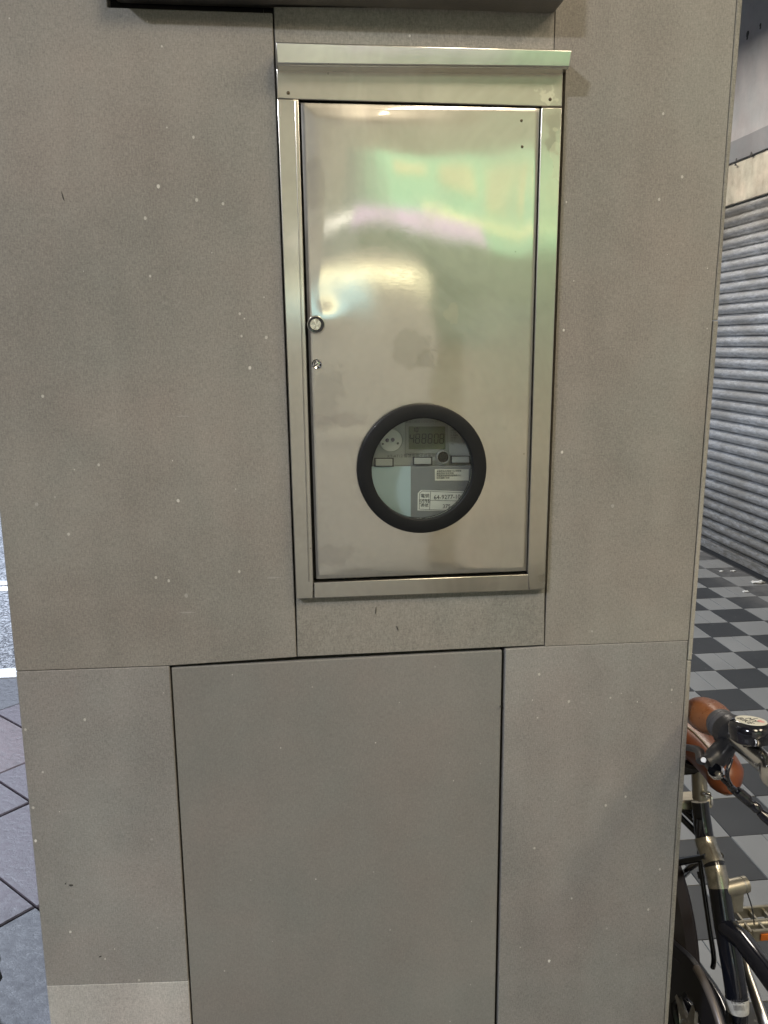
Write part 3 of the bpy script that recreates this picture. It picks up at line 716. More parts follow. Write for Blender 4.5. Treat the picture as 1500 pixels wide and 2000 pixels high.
# ================================================================== SHOP WALL with roller shutter
XS = 2.86
conc = stone('painted_wall_grey', (.27, .27, .285), speck=False, seed=3.3, blot=.12, grain=.06)
plaster = stone('stained_plaster', (.42, .39, .33), speck=True, seed=5.3, blot=.32, grain=.06)
band = stone('grey_band', (.17, .175, .19), speck=False, seed=6.3, blot=.08, grain=.04)
sw = empty('shop_wall', (XS+.1, 3, 0), 'grey painted shop wall with stained plaster band above the roller shutter', 'wall')
link('lintel', bmbox((XS-.03, -8, 2.302), (XS+.2, 9, 2.552)), plaster, sw, bevel=.004)
link('grey_band', bmbox((XS-.045, -8, 2.5525), (XS+.2, 9, 2.684)), band, sw, bevel=.004)
link('upper_wall', bmbox((XS-.03, -8, 2.6845), (XS+.2, 9, 3.60)), conc, sw)
link('far_pier', bmbox((XS-.03, 6.2, 0), (XS+.2, 9, 2.3)), conc, sw)
link('near_pier', bmbox((XS-.03, -.6, 0), (XS+.2, 1.0, 2.3)), conc, sw)
link('side_wall', bmbox((XS+.0, -8, 0), (XS+.2, -.6, 2.3)), conc, sw)
for px_, py_, r_ in ((1458, 72, .02), (1488, 50, .014), (1468, 305, .012), (1435, 318, .012)):
    q = atX(px_, py_, XS-.046 if py_ > 300 else XS-.031)
    bm = bmesh.new()
    for k in range(3):
        bmesh.ops.create_icosphere(bm, subdivisions=2, radius=r_*(.5+.3*random.random()), matrix=Matrix.Translation(q+Vector((0, random.uniform(-.02, .02), random.uniform(-.02, .02)))) @ Matrix.Diagonal((.25, 1, 1, 1)))
    link('mortar_dab', bm, simple('dark_dab', (.04, .04, .04), .9), sw)
sh = NB('shutter_metal')
s1 = sh.noise(2.4, 5, .6, sh.mapped(sc=(1, 1, 2.5))); s2 = sh.noise(24, 5, .7, sh.mapped(sc=(1, .6, 3)), .4); s3 = sh.noise(90, 3, .7)
zx = sh.n.new('ShaderNodeSeparateXYZ'); sh.l.new(sh.pos, zx.inputs[0])
grime = sh.math('MULTIPLY', sh.rng(zx.outputs[2], .05, .95, .8, .0, True), sh.rng(s2, .3, .6, .4, 1))
col = sh.mix(sh.rng(s2, .36, .66, 0, .8), (.70, .71, .72), (.26, .255, .25))
col = sh.mix(sh.rng(s1, .38, .62, 0, .6), col, (.34, .32, .29))
col = sh.mix(grime, col, (.15, .135, .11))
col = sh.mix(sh.math('MULTIPLY', sh.math('GREATER_THAN', s3, .68), .5), col, (.12, .11, .1))
M['shutter'] = sh.out(col, sh.rng(s2, .3, .7, .28, .45), sh.bump(s3, .2, .001), metal=.6)
rs = empty('roller_shutter', (XS, 3.6, 0), 'closed grimy galvanised roller shutter on the shop front at right', 'roller shutter')
PITCH_S = .0692; prof = [(0, .0), (-.004, .0006), (-.004, .0030), (.014, .0036), (.014, .0105), (.0, .0120), (-.002, .0145)]
for k in range(9):
    t = k/8; prof.append((-.002-.0200*math.sin(math.pi*t)**.7, (.0145+t*.0525)))
prof.append((.0, .0690))
bm = bmesh.new()
y0s, y1s = -2.6, 2.6
A = [bm.verts.new((x_, y0s, z_)) for x_, z_ in prof]; B = [bm.verts.new((x_, y1s, z_)) for x_, z_ in prof]
for i in range(len(prof)-1): bm.faces.new((A[i], A[i+1], B[i+1], B[i]))
bmesh.ops.recalc_face_normals(bm, faces=bm.faces)
sl_me = bpy.data.meshes.new('slat'); bm.to_mesh(sl_me); bm.free(); sl_me.materials.append(M['shutter']); sl_me.shade_smooth(); sl_me.set_sharp_from_angle(angle=R(50))
zz = .085; k = 0
while zz < 2.30:
    o = bpy.data.objects.new('slat', sl_me); COL.objects.link(o); o.parent = rs
    o.location = (random.uniform(-.0015, .0015), random.uniform(-.004, .004), zz); o.rotation_euler = (random.uniform(-.0006, .0006), random.uniform(-.03, .03), 0)
    zz += PITCH_S; k += 1
link('bottom_rail', bmbox((XS-.022, 1.0, .030), (XS+.012, 6.2, .084)), M['shutter'], rs, bevel=.004)
link('rubber_seal', bmbox((XS-.018, 1.0, -.002), (XS+.01, 6.2, .030)), simple('seal_rubber', (.012, .012, .012), .8), rs)
for yy in (1.0, 6.14): link('guide_rail', bmbox((XS-.028, yy, 0), (XS-.013, yy+.06, 2.3)), M['satin'], rs)
link('void_behind', bmbox((XS+.03, 1.0, 0), (XS+.05, 6.2, 2.3)), M['black_gap'], rs)
link('threshold', bmbox((XS-.035, -8, -.01), (XS+.3, 9, -.0015)), simple('threshold_cement', (.04, .04, .038), .9), None, kind='structure')
link('ceiling', bmbox((-.5, -8, 3.601), (3.2, 9, 3.8)), stone('ceiling_paint', (.5, .49, .46), speck=False, seed=1.9), None, kind='structure')
# bits of litter by the shutter
lit = simple('litter_white', (.55, .54, .5), .7)
for (px_, py_, s_), lb in zip(((1409, 1115, .012), (1431, 1115, .014), (1481, 1138, .03), (1456, 1155, .015)),
        ('tiny white scrap on the tiles by the shutter, leftmost of the scraps', 'small bright white scrap on the tiles, second from the left', 'largest crumpled paper scrap lying near the foot of the shutter', 'small pale crumb on the dark tile below the largest scrap')):
    q = atZ(px_, py_, .004); bm = bmesh.new()
    bmesh.ops.create_icosphere(bm, subdivisions=2, radius=s_, matrix=Matrix.Translation((0, 0, 0)) @ Matrix.Diagonal((1.3, .8, .3, 1)))
    for v in bm.verts: v.co += Vector([random.uniform(-.2, .2)*s_ for _ in range(3)])
    bmesh.ops.translate(bm, verts=bm.verts, vec=Vector((q.x, q.y, s_*.22)))
    o = link('paper_scrap', bm, lit); tag(o, lb, 'litter', 'scraps of litter by the shutter')

# ================================================================== lamps and lit signs of the street, some of them added (they light the scene and mirror in the steel)
fix = simple('fixture_white', (.7, .7, .68), .5)
for (n, c, L, p_, colr), lb in zip(LAMPS, ('warm panel lamp under the arcade ceiling behind the viewer, right of the pillar', 'added warm panel lamp close to the lit signs, softening the shadows', 'neutral panel lamp fixed under the arcade ceiling in front of the shutter')):
    t = empty('ceiling_lamp', c, lb, 'lamp', 'panel lamps under the arcade ceiling')
    link('housing', bmbox((c[0]-.30, c[1]-L/2-.02, c[2]-.01), (c[0]+.30, c[1]+L/2+.02, c[2]+.05)), fix, t, bevel=.006)
    link('diffuser', bmbox((c[0]-.28, c[1]-L/2, c[2]-.045), (c[0]+.28, c[1]+L/2, c[2]-.011)), simple('diffuser_glow', (.9, .9, .9), .5, emit=colr, es=1.5), t)
    link('hanger', bmbox((c[0]-.01, c[1]-.01, c[2]+.051), (c[0]+.01, c[1]+.01, 3.6)), fix, t)
pm = simple('lamp_post_steel', (.2, .2, .21), .5, .6)
for (c, p_, colr), lb in zip(STREET, ('street lamp with flat head standing behind the viewer by the road', 'cold white street lamp beyond the white kerb')):
    t = empty('street_lamp', (c[0]-.9, c[1], -.1), lb, 'street lamp', 'street lamps along the road')
    bm = bmesh.new(); tube(bm, smoothpts([(c[0]-.9, c[1], -.1), (c[0]-.9, c[1], c[2]-.6), (c[0]-.75, c[1], c[2]), (c[0]-.2, c[1], c[2]+.05)], 6), [.07]*7+[.055]*6+[.035]*6, 14); link('post', bm, pm, t, smooth=True)
    link('lamp_head', bmbox((c[0]-.35, c[1]-.16, c[2]), (c[0]+.32, c[1]+.16, c[2]+.07)), pm, t, bevel=.02)
# green shop sign across the arcade, behind the camera
SG = -3.4
def sX(px, py): # mirror image of a door pixel on the plane Y=SG
    q = atY(px, py, DY); return (q.x*(1-SG)/1.0, CAM_H+(q.z-CAM_H)*(1-SG))
def glow(name, col, e): return simple(name, (.3, .3, .3), .5, emit=col, es=e)
sgn = empty('shop_sign', (1.2, SG, 2.1), 'green lit shop sign board with yellow panels and a lilac lower edge', 'sign')
for x0_, x1_, e_ in ((.20, .30, .16), (.30, .40, .35), (.40, .50, .60), (.50, .60, .85), (.60, 2.1, 1.10)):  # glow steps down at the left so the sign's mirror image fades
    link('sign_face', bmbox((x0_, SG-.10, 1.925), (x1_, SG, 2.40)), glow('sign_green', (.32, .82, .43), e_), sgn)
for k, (a0, a1, z0, z1) in enumerate(((.66, .84, 2.24, 2.33), (.92, 1.06, 2.18, 2.33), (1.12, 1.22, 2.10, 2.33), (1.34, 1.46, 2.14, 2.30))):
    link('sign_panel', bmbox((a0, SG+.001, z0), (a1, SG+.02, z1)), glow('sign_yellow', (.72, .80, .36), 1.15), sgn)
link('sign_strip', bmbox((.30, SG-.05, 1.925), (1.07, SG+.03, 2.01)), glow('sign_lilac', (.80, .58, .84), 1.35), sgn)
link('highlight_strip', bmbox((.0, SG-.05, 1.95), (.298, SG+.02, 1.99)), glow('highlight_white', (1, .97, .88), 2.2), sgn)  # white strip added for the highlight mirrored in the door
link('sign_edge', bmbox((.80, SG+.001, 2.022), (2.1, SG+.015, 2.05)), glow('sign_edge_yellow', (1.0, .98, .42), 1.5), sgn)
lbox = empty('mirrored_light_box', (-.1, SG, 0), 'added lit box with pale cyan header behind the viewer, mirrored in the steel door', 'light box')  # made-up lit box giving the yellow and cyan bands mirrored in the door
link('added_box_body', bmbox((-.55, SG-.6, 0), (.75, SG-.02, 1.80)), simple('light_box_white', (.62, .60, .54), .5), lbox, bevel=.02)
link('mirrored_upper_band', bmbox((-.05, SG-.015, 1.700), (.74, SG, 1.735)), glow('mirrored_yellow', (1.0, .93, .58), 3.2), lbox)
link('mirrored_lower_band', bmbox((-.4, SG-.015, 1.60), (.44, SG, 1.695)), glow('mirrored_cyan', (.52, .88, .92), 1.3), lbox)
bw = empty('backdrop_wall', (1.5, -3.7, 0), 'added pale backdrop wall behind the viewer, mirrored in the steel door', 'wall')  # beige wall added to brighten what the steel door reflects
link('backdrop_face', bmbox((-1.1, -4.2, 0), (2.7, -4.05, 3.6)), stone('backdrop_beige', (.68, .63, .54), speck=False, seed=8.8), bw)

# ================================================================== DARK BAG at lower left
bm = bmesh.new(); bmesh.ops.create_icosphere(bm, subdivisions=5, radius=1)
bc = Vector((-.905, .60, .13)); 
for v in bm.verts:
    n_ = v.co.normalized(); r_ = 1+.10*noise.noise(n_*2.3)+.05*noise.noise(n_*6+Vector((3, 1, 2)))+.012*noise.noise(n_*14)
    v.co = Vector((n_.x*.235*r_, n_.y*.20*r_, max(n_.z*.19*r_, -.128)))+bc
bag = link('rubbish_bag', bm, simple('black_bag', (.018, .02, .018), .55, bump=.5, bscale=30, var=.4, vscale=25), smooth=True)
tag(bag, 'dark crumpled bag on the granite pavement at the lower left edge', 'bag')

# ================================================================== BICYCLE
XB = .69
bk = empty('bicycle', (XB, .0, 0), 'small black bicycle with tan saddle and grip parked beside the pillar', 'bicycle')
tan = NB('tan_leather'); tn = tan.noise(60, 4, .6); 
M['tan'] = tan.out(tan.mix(tan.rng(tn, .3, .7, 0, 1), (.22, .075, .022), (.29, .105, .034)), tan.rng(tn, .3, .7, .24, .36), tan.bump(tan.noise(500, 3, .6), .2, .0005))
tan2 = NB('brown_leather'); tn = tan2.noise(50, 4, .6)
M['brown'] = tan2.out(tan2.mix(tan2.rng(tn, .3, .7, 0, 1), (.15, .042, .014), (.20, .060, .020)), .32, tan2.bump(tan2.noise(500, 3, .6), .2, .0005))
M['piping'] = simple('saddle_piping', (.30, .25, .19), .5)
frame_p = simple('frame_black_blue', (.008, .009, .014), .16, coat=.5)
def bt(name, pts, r, m, par=bk, seg=16, label=None, **kw):
    bm = bmesh.new(); tube(bm, pts, r, seg, **kw); return link(name, bm, m, par, smooth=True, label=label)
WR = .245
rearY, frontY, WZ = .50, -.50, .255
def wheel(yc, name='wheel'):
    w = empty('wheel', (XB, yc, WZ), None, None); w.parent = bk; w.location = Vector((XB, yc, WZ))-bk.location
    bm = bmesh.new(); n = 56; seg = 12
    def torus(bm, Rr, r, fx=1.0):
        rings = []
        for i in range(n):
            a_ = 2*math.pi*i/n; c_ = Vector((XB, yc+Rr*math.cos(a_), WZ+Rr*math.sin(a_))); u_ = Vector((0, math.cos(a_), math.sin(a_)))
            rings.append([bm.verts.new(c_+r*(math.cos(2*math.pi*k/seg)*u_+fx*math.sin(2*math.pi*k/seg)*Vector((1, 0, 0)))) for k in range(seg)])
        for i in range(n):
            for k in range(seg): bm.faces.new((rings[i][k], rings[i][(k+1) % seg], rings[(i+1) % n][(k+1) % seg], rings[(i+1) % n][k]))
    torus(bm, WR-.022, .021); link('tyre', bm, M['rubber'], w, smooth=True)
    bm = bmesh.new(); torus(bm, WR-.048, .009, 1.3); link('rim', bm, M['satin'], w, smooth=True)
    bm = bmesh.new()
    for i in range(28):
        a_ = 2*math.pi*i/28; sx = .03 if i % 2 else -.03
        tube(bm, [(XB+sx, yc+.018*math.cos(a_+.6), WZ+.018*math.sin(a_+.6)), (XB, yc+(WR-.056)*math.cos(a_), WZ+(WR-.056)*math.sin(a_))], .0009, 5)
    link('spokes', bm, M['satin'], w)
    bm = bmesh.new(); lathe(bm, (XB-.045, yc, WZ), (1, 0, 0), [(0, 0), (.008, 0), (.008, .012), (.024, .014), (.024, .018), (.014, .022), (.014, .068), (.024, .072), (.024, .076), (.008, .078), (.008, .09), (0, .09)], 20); link('hub', bm, M['satin'], w, smooth=True)
wheel(rearY); wheel(frontY)
# frame
Tm = lambda px_, py_, dx=0: atX(px_, py_, XB+dx)
s_top = Tm(1367, 1566); s_a = Tm(1377, 1640); s_b = Tm(1398, 1700); s_c = Tm(1415, 1800); s_d = Tm(1440, 1960)
BB = Vector((XB, .115, .305))
dirn = (s_b-s_top).normalized()
seat_lo = Vector((XB, s_d.y-.01, s_d.z-.06))
post = smoothpts([s_top, s_a, s_b, s_c, s_d, BB+Vector((0, -.02, 0))], 5)
bt('seat_tube', post, [.0150]*3+[.0155]*3+[.0175]*(len(post)-6), frame_p)
bt('top_tube', [Tm(1412, 1806), Tm(1452, 1838), Tm(1500, 1902), Vector((XB, -.18, .50)), Vector((XB, -.34, .62))], .0165, frame_p, label='main tube running forward from the seat tube')
bt('head_tube', [(XB, -.325, .52), (XB, -.345, .72)], .020, frame_p)
bt('down_tube', smoothpts([BB, (XB, -.12, .36), (XB, -.33, .56)], 4), .016, frame_p)
for sx in (-.035, .035):
    bt('chain_stay', smoothpts([BB+Vector((sx*.5, .02, 0)), (XB+sx, .22, .30), (XB+sx*1.4, rearY, WZ)], 4), .009, frame_p)
    bt('seat_stay', smoothpts([s_b+Vector((sx*.3, .01, .02)), (XB+sx, .33, .47), (XB+sx*1.4, rearY, WZ)], 4), .007, frame_p)
    bt('fork_blade', smoothpts([(XB+sx*.6, -.335, .53), (XB+sx*1.2, -.37, .40), (XB+sx*1.3, frontY, WZ)], 4), .010, frame_p)
# steering post and bar
bt('stem', smoothpts([(XB, -.345, .71), (XB, -.32, .85), (XB, -.265, .965)], 4), .014, M['chrome'])
HZ = .955
bar0 = atZ(1412, 1424, .955); bar1 = atZ(1455, 1462, .957); bar2 = atZ(1500, 1497, .957)
grip_end = atZ(1364, 1392, .925)
gdir = (grip_end-bar0).normalized()
barpts = smoothpts([grip_end+gdir*-.01, atZ(1408, 1413, .958), atZ(1436, 1440, .957), atZ(1468, 1468, .957), atZ(1500, 1496, .957), atZ(1540, 1530, .960), (XB-.02, -.265, .972), (XB+.04, -.265, .972), (XB+.13, -.10, .957), (XB+.17, .04, .925)], 6)
bt('handlebar', barpts, .0125, simple('polished_bar', (.80, .78, .72), .22, 1.0))
def grip(e, i):
    e, i = Vector(e), Vector(i); ax = e-i; n = 22; pts = []; rr = []
    for k in range(n+1):
        t = k/n; pts.append(i+ax*t)
        r_ = .0175+.0050*math.sin(math.pi*min(1, t*1.05))**1.2+.0025*t
        if t > .82: r_ *= math.sqrt(max(0.0, 1-((t-.82)/.185)**2))
        rr.append(max(r_, .003))
    return pts, rr
gi = atZ(1408, 1413, .958)
gp_, gr_ = grip(atZ(1360, 1386, .928), gi)
bt('grip', gp_, gr_, M['tan'], seg=24, flat=1.12, flatdir=(1, 0, 0))
gp2, gr2 = grip((XB+.175, .055, .922), (XB+.14, -.06, .95)); bt('grip', gp2, gr2, M['tan'], seg=24)
# shifter collar next to the grip
col_a = gi; cdir = (bar1-bar0).normalized()
bm = bmesh.new(); lathe(bm, col_a-cdir*.004, cdir, [(.010, 0), (.0185, 0), (.0195, .003), (.0195, .009), (.0182, .0095), (.0182, .011), (.0198, .0115), (.0198, .020), (.017, .024), (.010, .024)], 28)
link('gear_shifter', bm, simple('grey_rubber', (.07, .07, .075), .5), bk, smooth=True)
bm = bmesh.new(); lathe(bm, col_a+cdir*.019, cdir, [(.010, 0), (.0215, 0), (.0225, .004), (.021, .016), (.014, .019), (.010, .019)], 24); link('lever_clamp', bm, M['blackpl'], bk, smooth=True)
# brake lever housing and blade
def P2(px_, py_, z): return atZ(px_, py_, z)
bm = bmesh.new()
hp = [P2(1436, 1442, .950), P2(1415, 1462, .943), P2(1395, 1483, .935), P2(1378, 1493, .930)]
tube(bm, smoothpts(hp, 4), [.013]*4+[.0155]*5+[.013]*3+[.008], 12, flat=.85)
lev = link('brake_lever', bm, M['blackpl'], bk, smooth=True)
bm = bmesh.new(); tube(bm, smoothpts([P2(1370, 1487, .932), P2(1366, 1468, .925), P2(1354, 1462, .905), P2(1335, 1459, .88), P2(1310, 1455, .85)], 5), .0048, 10, flat=1.4); link('lever_blade', bm, M['blackpl'], lev, smooth=True)
q = P2(1374, 1484, .948); bm = bmesh.new(); lathe(bm, q, (CAM-q), [(0, .001), (.0030, .001), (.0035, -.001)], 16); link('pivot_screw', bm, M['satin'], lev, smooth=True)
adj = P2(1400, 1508, .925); adir = (P2(1416, 1524, .905)-adj).normalized()
bm = bmesh.new(); lathe(bm, adj-adir*.008, adir, [(0, 0), (.0085, 0), (.0098, .003), (.0088, .006), (.0098, .009), (.0085, .012), (.006, .017), (.004, .018)], 12); link('cable_adjuster', bm, M['chrome'], lev, smooth=True)
cab = smoothpts([P2(1406, 1516, .92), P2(1422, 1532, .905), P2(1444, 1548, .89), P2(1475, 1575, .875), P2(1505, 1604, .86), (XB-.03, -.20, .80), (XB-.01, -.28, .74)], 6)
bt('brake_cable', cab, .0032, M['gloss_black'])
for k0, k1 in ((11, 17), (17, 22), (22, 27)):
    seg_ = cab[k0:k1]; bt('cable_sleeve', seg_, [.0055]+[.0068]*(len(seg_)-2)+[.0055], M['gloss_black'])
bt('gear_cable', smoothpts([P2(1428, 1482, .945), P2(1420, 1512, .93), P2(1428, 1535, .90), P2(1438, 1552, .875), (XB-.05, -.12, .80), (XB-.02, -.27, .74)], 6), .0028, M['gloss_black'])
# bell
bcn = P2(1466, 1424, .985)
ax = Vector((.05, .12, 1)).normalized()
bm = bmesh.new(); lathe(bm, bcn, ax, [(0, .0105), (.019, .0105), (.0235, .0075), (.0255, .003), (.0255, -.006), (.024, -.009), (.0235, -.013), (.019, -.016), (.008, -.018), (.007, -.030)], 44)
bell = link('bell', bm, M['gloss_black'], bk, smooth=True)
bm = bmesh.new(); lathe(bm, bcn, ax, [(0, .0110), (.0182, .0110), (.0184, .0104)], 40)
stick = link('bell_badge', bm, simple('badge_cream', (.72, .70, .58), .3), bell, label='cream round badge reading I love MY BIKE')
# text on the badge reads from the rider's side
ux = (atZ(1481, 1415, 1.0)-atZ(1455, 1399, 1.0)); ux = (ux-ax*ux.dot(ax)).normalized(); uy = ax.cross(ux)
def badge(body, size, du, dv):
    text('badge_print', body, size, ink, bell, bcn+ax*.0112+ux*du+uy*dv, ux, uy, depth=.0001)
badge('I', .0095, -.0045, .0100); badge('MY', .0120, 0, .0010); badge('BIKE', .0120, 0, -.0090)
hm = []
for k in range(28):
    t = 2*math.pi*k/28; hx_ = 16*math.sin(t)**3; hz_ = 13*math.cos(t)-5*math.cos(2*t)-2*math.cos(3*t)-math.cos(4*t)
    hm.append(bcn+ax*.0111+ux*(.006+hx_*.00030)+uy*(.0085+hz_*.00030))
bm = bmesh.new(); prism(bm, hm, ax*.0002); link('badge_heart', bm, simple('heart_pink', (.75, .35, .32), .4), bell)
bt('bell_clamp', [bcn-ax*.016, bcn-ax*.034], .008, M['blackpl'])
# saddle: a lofted shape along Y (nose towards the viewer)
nose = atZ(1440, 1528, .775); sx0 = nose.x
L_ = .235
def sad_half(t):
    return _sh(t)+.010*(1-t)*min(1, math.sqrt(t/.08))
def _sh(t):  # half width along the saddle, t=0 nose, 1 back
    return .019*math.sqrt(min(1, t/.10))*(1-.0*t)+.010*min(1, t/.4)+.058*max(0, (t-.36)/.64)**1.3 if t < .93 else (.029+.058*((.93-.36)/.64)**1.3)*math.sqrt(max(0.02, 1-((t-.93)/.075)**2))
bm = bmesh.new(); ns, nr = 30, 22; rings = []
for i in range(ns+1):
    t = i/ns; hw = sad_half(max(t, .004)); yy = nose.y+.014+L_*t; zc = .770+.006*max(0, t-.45)**1.2-.014*(1-min(1, t/.22))**2; ht = .024+.004*t
    ring_ = []
    for k in range(nr):
        a_ = 2*math.pi*k/nr; cx_ = math.cos(a_); sz_ = math.sin(a_)
        up = (abs(sz_)**.75)*math.copysign(1, sz_)
        ring_.append(bm.verts.new((sx0+(XB-sx0)*min(1, t/.5)*.6+hw*cx_, yy, zc+(ht*.95*up if sz_ > 0 else ht*1.15*up)*min(1, .35+math.sqrt(t/.09)*.65))))
    rings.append(ring_)
for A_, B_ in zip(rings, rings[1:]):
    for k in range(nr): bm.faces.new((A_[k], A_[(k+1) % nr], B_[(k+1) % nr], B_[k]))
bm.faces.new(rings[0][::-1]); bm.faces.new(rings[-1])
sad = link('saddle', bm, M['brown'], bk, smooth=True)
for s_ in (-1, 1):
    pp = []
    for i in range(8, ns-1):
        t = i/ns; r_ = rings  # piping lines on the saddle's top
        hw = sad_half(t); x_ = sx0+(XB-sx0)*min(1, t/.5)*.6+s_*hw*.42; zc = .770+.006*max(0, t-.45)**1.2; ht = .024+.004*t
        pp.append((x_, nose.y+.014+L_*t, zc+ht*.95*(math.sin(math.acos(.42))**.75)+.0004))
    bt('piping', pp, .0016, M['piping'], sad, seg=8)
sc_ = sad
for s_ in (-.02, .02):
    bt('saddle_rail', smoothpts([(sx0+s_*.5, nose.y+.09, .752), (XB+s_-.02, nose.y+.12, .738), (XB+s_-.02, nose.y+.17, .738), (XB+s_-.01, nose.y+.22, .75)], 4), .0035, M['blackpl'])
bm = bmesh.new(); tt = s_top+Vector((0, 0, .012))
tube(bm, [tt-Vector((0, 0, .006)), tt+Vector((-.002, .008, .045))], .0130, 18); link('seat_post', bm, M['warm_silver'], bk, smooth=True)
bm = bmesh.new(); cc = (Tm(1352, 1562)+Tm(1384, 1562))/2
obox(bm, Tm(1352, 1563), (.030, 0, 0), (0, .016, 0), (0, .003, .0075)); link('seat_clamp', bm, M['warm_silver'], bk, bevel=.003)
bt('clamp_lever', smoothpts([Tm(1383, 1552, .0), Tm(1389, 1556), Tm(1390, 1572)], 4), .0026, M['chrome'])
bt('clamp_bolt', [Tm(1358, 1545), Tm(1383, 1552)], .006, M['chrome'])
bt('saddle_bracket', [(XB-.05, s_top.y+.01, .718), (XB+.02, s_top.y+.01, .718)], .013, M['blackpl'])
# bands of foil stickers on the seat tube
def band_on(py0, py1, m):
    za, zb = [Tm(1370+(py-1560)*.155, py).z for py in (py0, py1)]
    def at_z(z):
        for p, q in zip(post, post[1:]):
            if q.z <= z <= p.z: return p.lerp(q, (p.z-z)/(p.z-q.z))
        return post[0]
    pts = [at_z(za+(zb-za)*k/5) for k in range(6)]
    bm = bmesh.new(); tube(bm, pts, .0181 if py0 > 1640 else .0165, 28, cap=False); return link('foil_sticker', bm, m, bk, smooth=True)
foil = simple('foil_sticker_mat', (.46, .44, .38), .24, .85, var=.3, vscale=90)
band_on(1645, 1681, foil); band_on(1685, 1722, foil)
band_on(1932, 1960, simple('white_sticker', (.55, .54, .5), .5, var=.2, vscale=120))
def tube_text(px_, py_, body, size):
    q = Tm(px_, py_); vdir = (CAM-q).normalized(); xd = vdir.cross(Vector((0, 0, 1))).normalized()*-1; dd = (Tm(1399, 1722)-Tm(1386, 1647)).normalized()
    yd = -(dd-vdir*dd.dot(vdir)).normalized(); xd = yd.cross(vdir).normalized()
    text('sticker_print', body, size, ink, bk, q+vdir*.0186, xd, yd, depth=.0002)
tube_text(1441, 1957, 'MADE', .0075); tube_text(1443, 1968, '||||||||', .008)
# slim brake cable beside the seat tube
bt('rear_cable', smoothpts([Tm(1366, 1600, -.012), Tm(1366, 1660, -.012), Tm(1371, 1710, -.012), Tm(1384, 1800, -.012), Tm(1394, 1868, -.012), Tm(1392, 1890, -.012)], 6), .0042, M['gloss_black'])
bt('cable_joint', [Tm(1368, 1702, -.012), Tm(1371, 1716, -.012)], .0062, M['gloss_black'])
# stays / carrier bars leaving behind the pillar
for pp in (((1352, 1590), (1330, 1578), (1305, 1560)), ((1362, 1628), (1335, 1618), (1300, 1612)), ((1358, 1604), (1334, 1595), (1300, 1585))):
    p0 = Tm(*pp[0]); bt('carrier_bar', smoothpts([p0, p0+Vector((-.01, .07, .004)), p0+Vector((-.01, .30, -.01))], 4), .0058, frame_p)
# alloy hinge sleeve and lug at the right of the seat tube
q = Tm(1412, 1737, .005)
bm = bmesh.new(); lathe(bm, q, (1, .12, .05), [(0, 0), (.0135, 0), (.0140, .002), (.0140, .034), (.0128, .035), (.0128, .036), (.0138, .037), (.0138, .044), (.010, .046), (0, .046)], 26)
lug = link('hinge_sleeve', bm, M['warm_silver'], bk, smooth=True)
bm = bmesh.new(); obox(bm, q+Vector((.020, .002, -.024)), (.0165, .001, 0), (0, .009, 0), (0, .001, .018)); link('hinge_block', bm, M['warm_silver'], lug, bevel=.003)
bt('thin_wire', smoothpts([q+Vector((.044, 0, -.01)), q+Vector((.062, .01, -.05)), q+Vector((.075, .02, -.09))], 4), .0011, M['blackpl'])
# crank, chain guard, pedals
gc = Vector((XB-.055, .118, .315))
GR = .125
bm = bmesh.new()
NA = 64; outer = []; 
def casepoly(r):
    pts = []
    for k in range(NA//2+9):
        a_ = math.radians(68)+(k/(NA//2+8))*math.radians(224)
        pts.append((gc.y+r*math.cos(a_), gc.z+r*math.sin(a_)))
    s_ = r-GR
    pts.append((rearY+.02, WZ-.052-s_)); pts.append((rearY+.055, WZ)); pts.append((rearY+.02, WZ+.058+s_))
    return pts
oc = casepoly(GR)
HR = .062
# annular plate: outer outline joined to the round hole
hole = []
for (y_, z_) in oc:
    a_ = math.atan2(z_-gc.z, y_-gc.y); hole.append((gc.y+HR*math.cos(a_), gc.z+HR*math.sin(a_)))
n = len(oc)
vo = [[bm.verts.new((gc.x+dx, y_, z_)) for y_, z_ in oc] for dx in (-.006, .006)]
vh = [[bm.verts.new((gc.x+dx, y_, z_)) for y_, z_ in hole] for dx in (-.0085, .006)]
for k in range(n):
    k2 = (k+1) % n
    bm.faces.new((vo[0][k], vo[0][k2], vh[0][k2], vh[0][k])); bm.faces.new((vo[1][k], vh[1][k], vh[1][k2], vo[1][k2]))
    bm.faces.new((vo[0][k], vo[1][k], vo[1][k2], vo[0][k2])); bm.faces.new((vh[0][k], vh[0][k2], vh[1][k2], vh[1][k]))
cg = link('chain_guard', bm, simple('guard_black', (.012, .012, .016), .32), bk, bevel=.002, smooth=True)
rp = [Vector((gc.x-.004, y_, z_)) for y_, z_ in oc[4:30]]
bt('guard_rim', rp, .0065, simple('guard_rim_grey', (.20, .18, .17), .38, .5), cg, seg=12)
rp = [Vector((gc.x-.0075, y_, z_)) for y_, z_ in [oc[-1], oc[0]]]
bt('guard_ridge', [Vector((gc.x-.0065, oc[-1][0], oc[-1][1]-.02)), Vector((gc.x-.0065, oc[0][0], oc[0][1]-.022))], .0012, simple('ridge', (.05, .045, .06), .3), cg, seg=8)
bm = bmesh.new()
lathe(bm, (gc.x-.004, gc.y, gc.z), (-1, 0, 0), [(.020, 0), (.020, .010), (.012, .013), (0, .013)], 28)
for k in range(5):
    a_ = math.radians(100+72*k); d_ = Vector((0, math.cos(a_), math.sin(a_))); t_ = Vector((0, -d_.z, d_.y))
    prism(bm, [Vector((gc.x-.002, gc.y, gc.z))+d_*.012+t_*.013, Vector((gc.x-.002, gc.y, gc.z))+d_*.058+t_*.006, Vector((gc.x-.002, gc.y, gc.z))+d_*.058-t_*.006, Vector((gc.x-.002, gc.y, gc.z))+d_*.012-t_*.013], (-.007, 0, 0))
link('chainring_spider', bm, M['satin'], bk, bevel=.001, smooth=True)
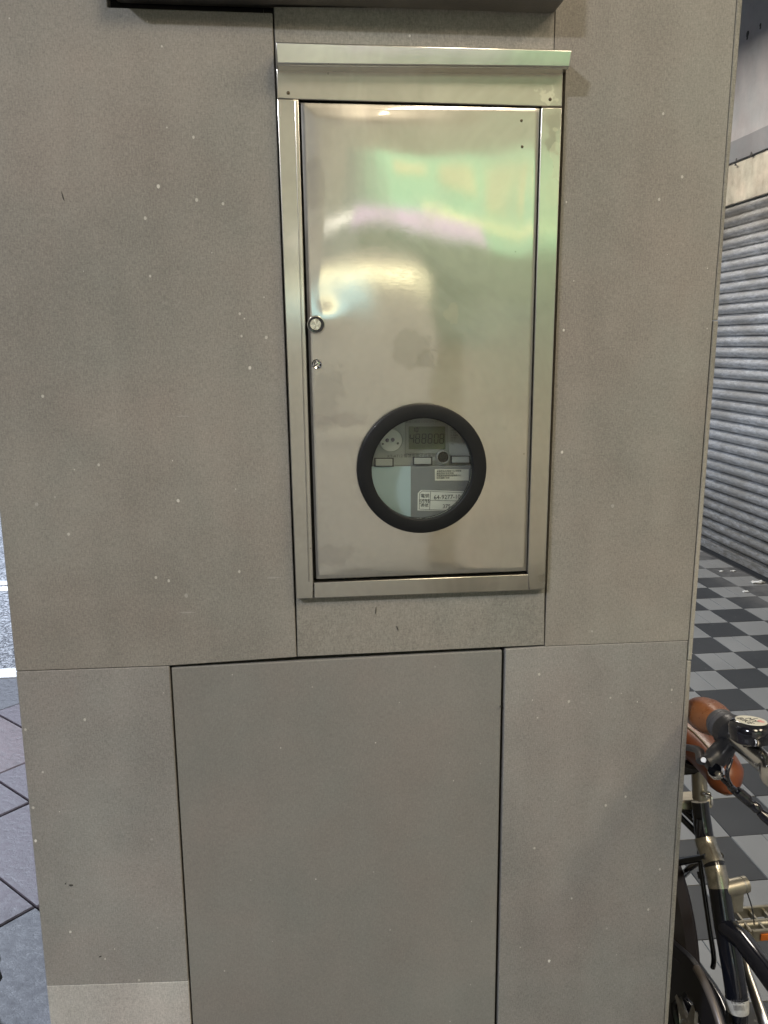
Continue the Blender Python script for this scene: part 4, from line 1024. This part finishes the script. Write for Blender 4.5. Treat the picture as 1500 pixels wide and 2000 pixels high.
bm = bmesh.new(); lathe(bm, (gc.x+.001, gc.y, gc.z), (1, 0, 0), [(.056, 0), (.070, 0), (.070, .003), (.056, .003), (.056, 0)], 44); link('chainring', bm, M['satin'], bk)
def crank(side, ang):
    d_ = Vector((0, math.cos(ang), math.sin(ang))); x_ = XB+side*.072; a_ = Vector((x_, gc.y, gc.z)); e = a_+d_*.155+Vector((side*.012, 0, 0))
    bt('crank_arm', [a_, a_+d_*.08, e], [.013, .011, .009], M['satin'], flat=.7, flatdir=(1, 0, 0))
    pc = e+Vector((side*.052, 0, 0))
    ped = empty('pedal', pc, None, None); ped.parent = bk; ped.location = pc-bk.location
    bm = bmesh.new()
    for s2 in (-1, 1): obox(bm, pc+Vector((0, s2*.030, .002)), (.042, 0, 0), (0, .003, 0), (0, 0, .011))
    for s2 in (-1, -.33, .33, 1): obox(bm, pc+Vector((s2*.040, 0, .002)), (.0025, 0, 0), (0, .028, 0), (0, 0, .006))
    link('pedal_cage', bm, M['warm_silver'], ped, bevel=.001)
    bt('pedal_axle', [e, pc+Vector((side*.045, 0, 0))], .0085, M['warm_silver'], ped)
    for s2 in (-1, 1):
        bm = bmesh.new(); obox(bm, pc+Vector((0, s2*.0345, .001)), (.028, 0, 0), (0, .0012, 0), (0, 0, .0065))
        link('reflector', bm, simple('orange_reflector', (.55, .14, .015), .3, spec=.5), ped, bevel=.001)
pl = atX(1490, 1812, .82)
crank(1, math.atan2(pl.z-gc.z, pl.y-gc.y)); crank(-1, math.atan2(pl.z-gc.z, pl.y-gc.y)+math.pi)
# dark mudguard over the rear wheel, kickstand
bm = bmesh.new(); rr_ = WR+.012; na = 30; pr = []
for i in range(na+1):
    a_ = R(-5)+R(200)*i/na
    pr.append([Vector((XB+xx, rearY+(rr_-abs(xx)*.35)*math.cos(a_), WZ+(rr_-abs(xx)*.35)*math.sin(a_))) for xx in (-.029, -.022, -.012, 0, .012, .022, .029)])
vv = [[bm.verts.new(p_) for p_ in row] for row in pr]
for A_, B_ in zip(vv, vv[1:]):
    for k in range(6): bm.faces.new((A_[k], A_[k+1], B_[k+1], B_[k]))
o = link('mudguard', bm, simple('mudguard_brown', (.016, .010, .008), .35), bk, smooth=True)
md = o.modifiers.new('thick', 'SOLIDIFY'); md.thickness = .0016
bt('kickstand', smoothpts([(XB+.05, .20, .285), (XB+.10, .24, .14), (XB+.17, .27, .004)], 4), [.008]*5+[.007]*4, M['warm_silver'])
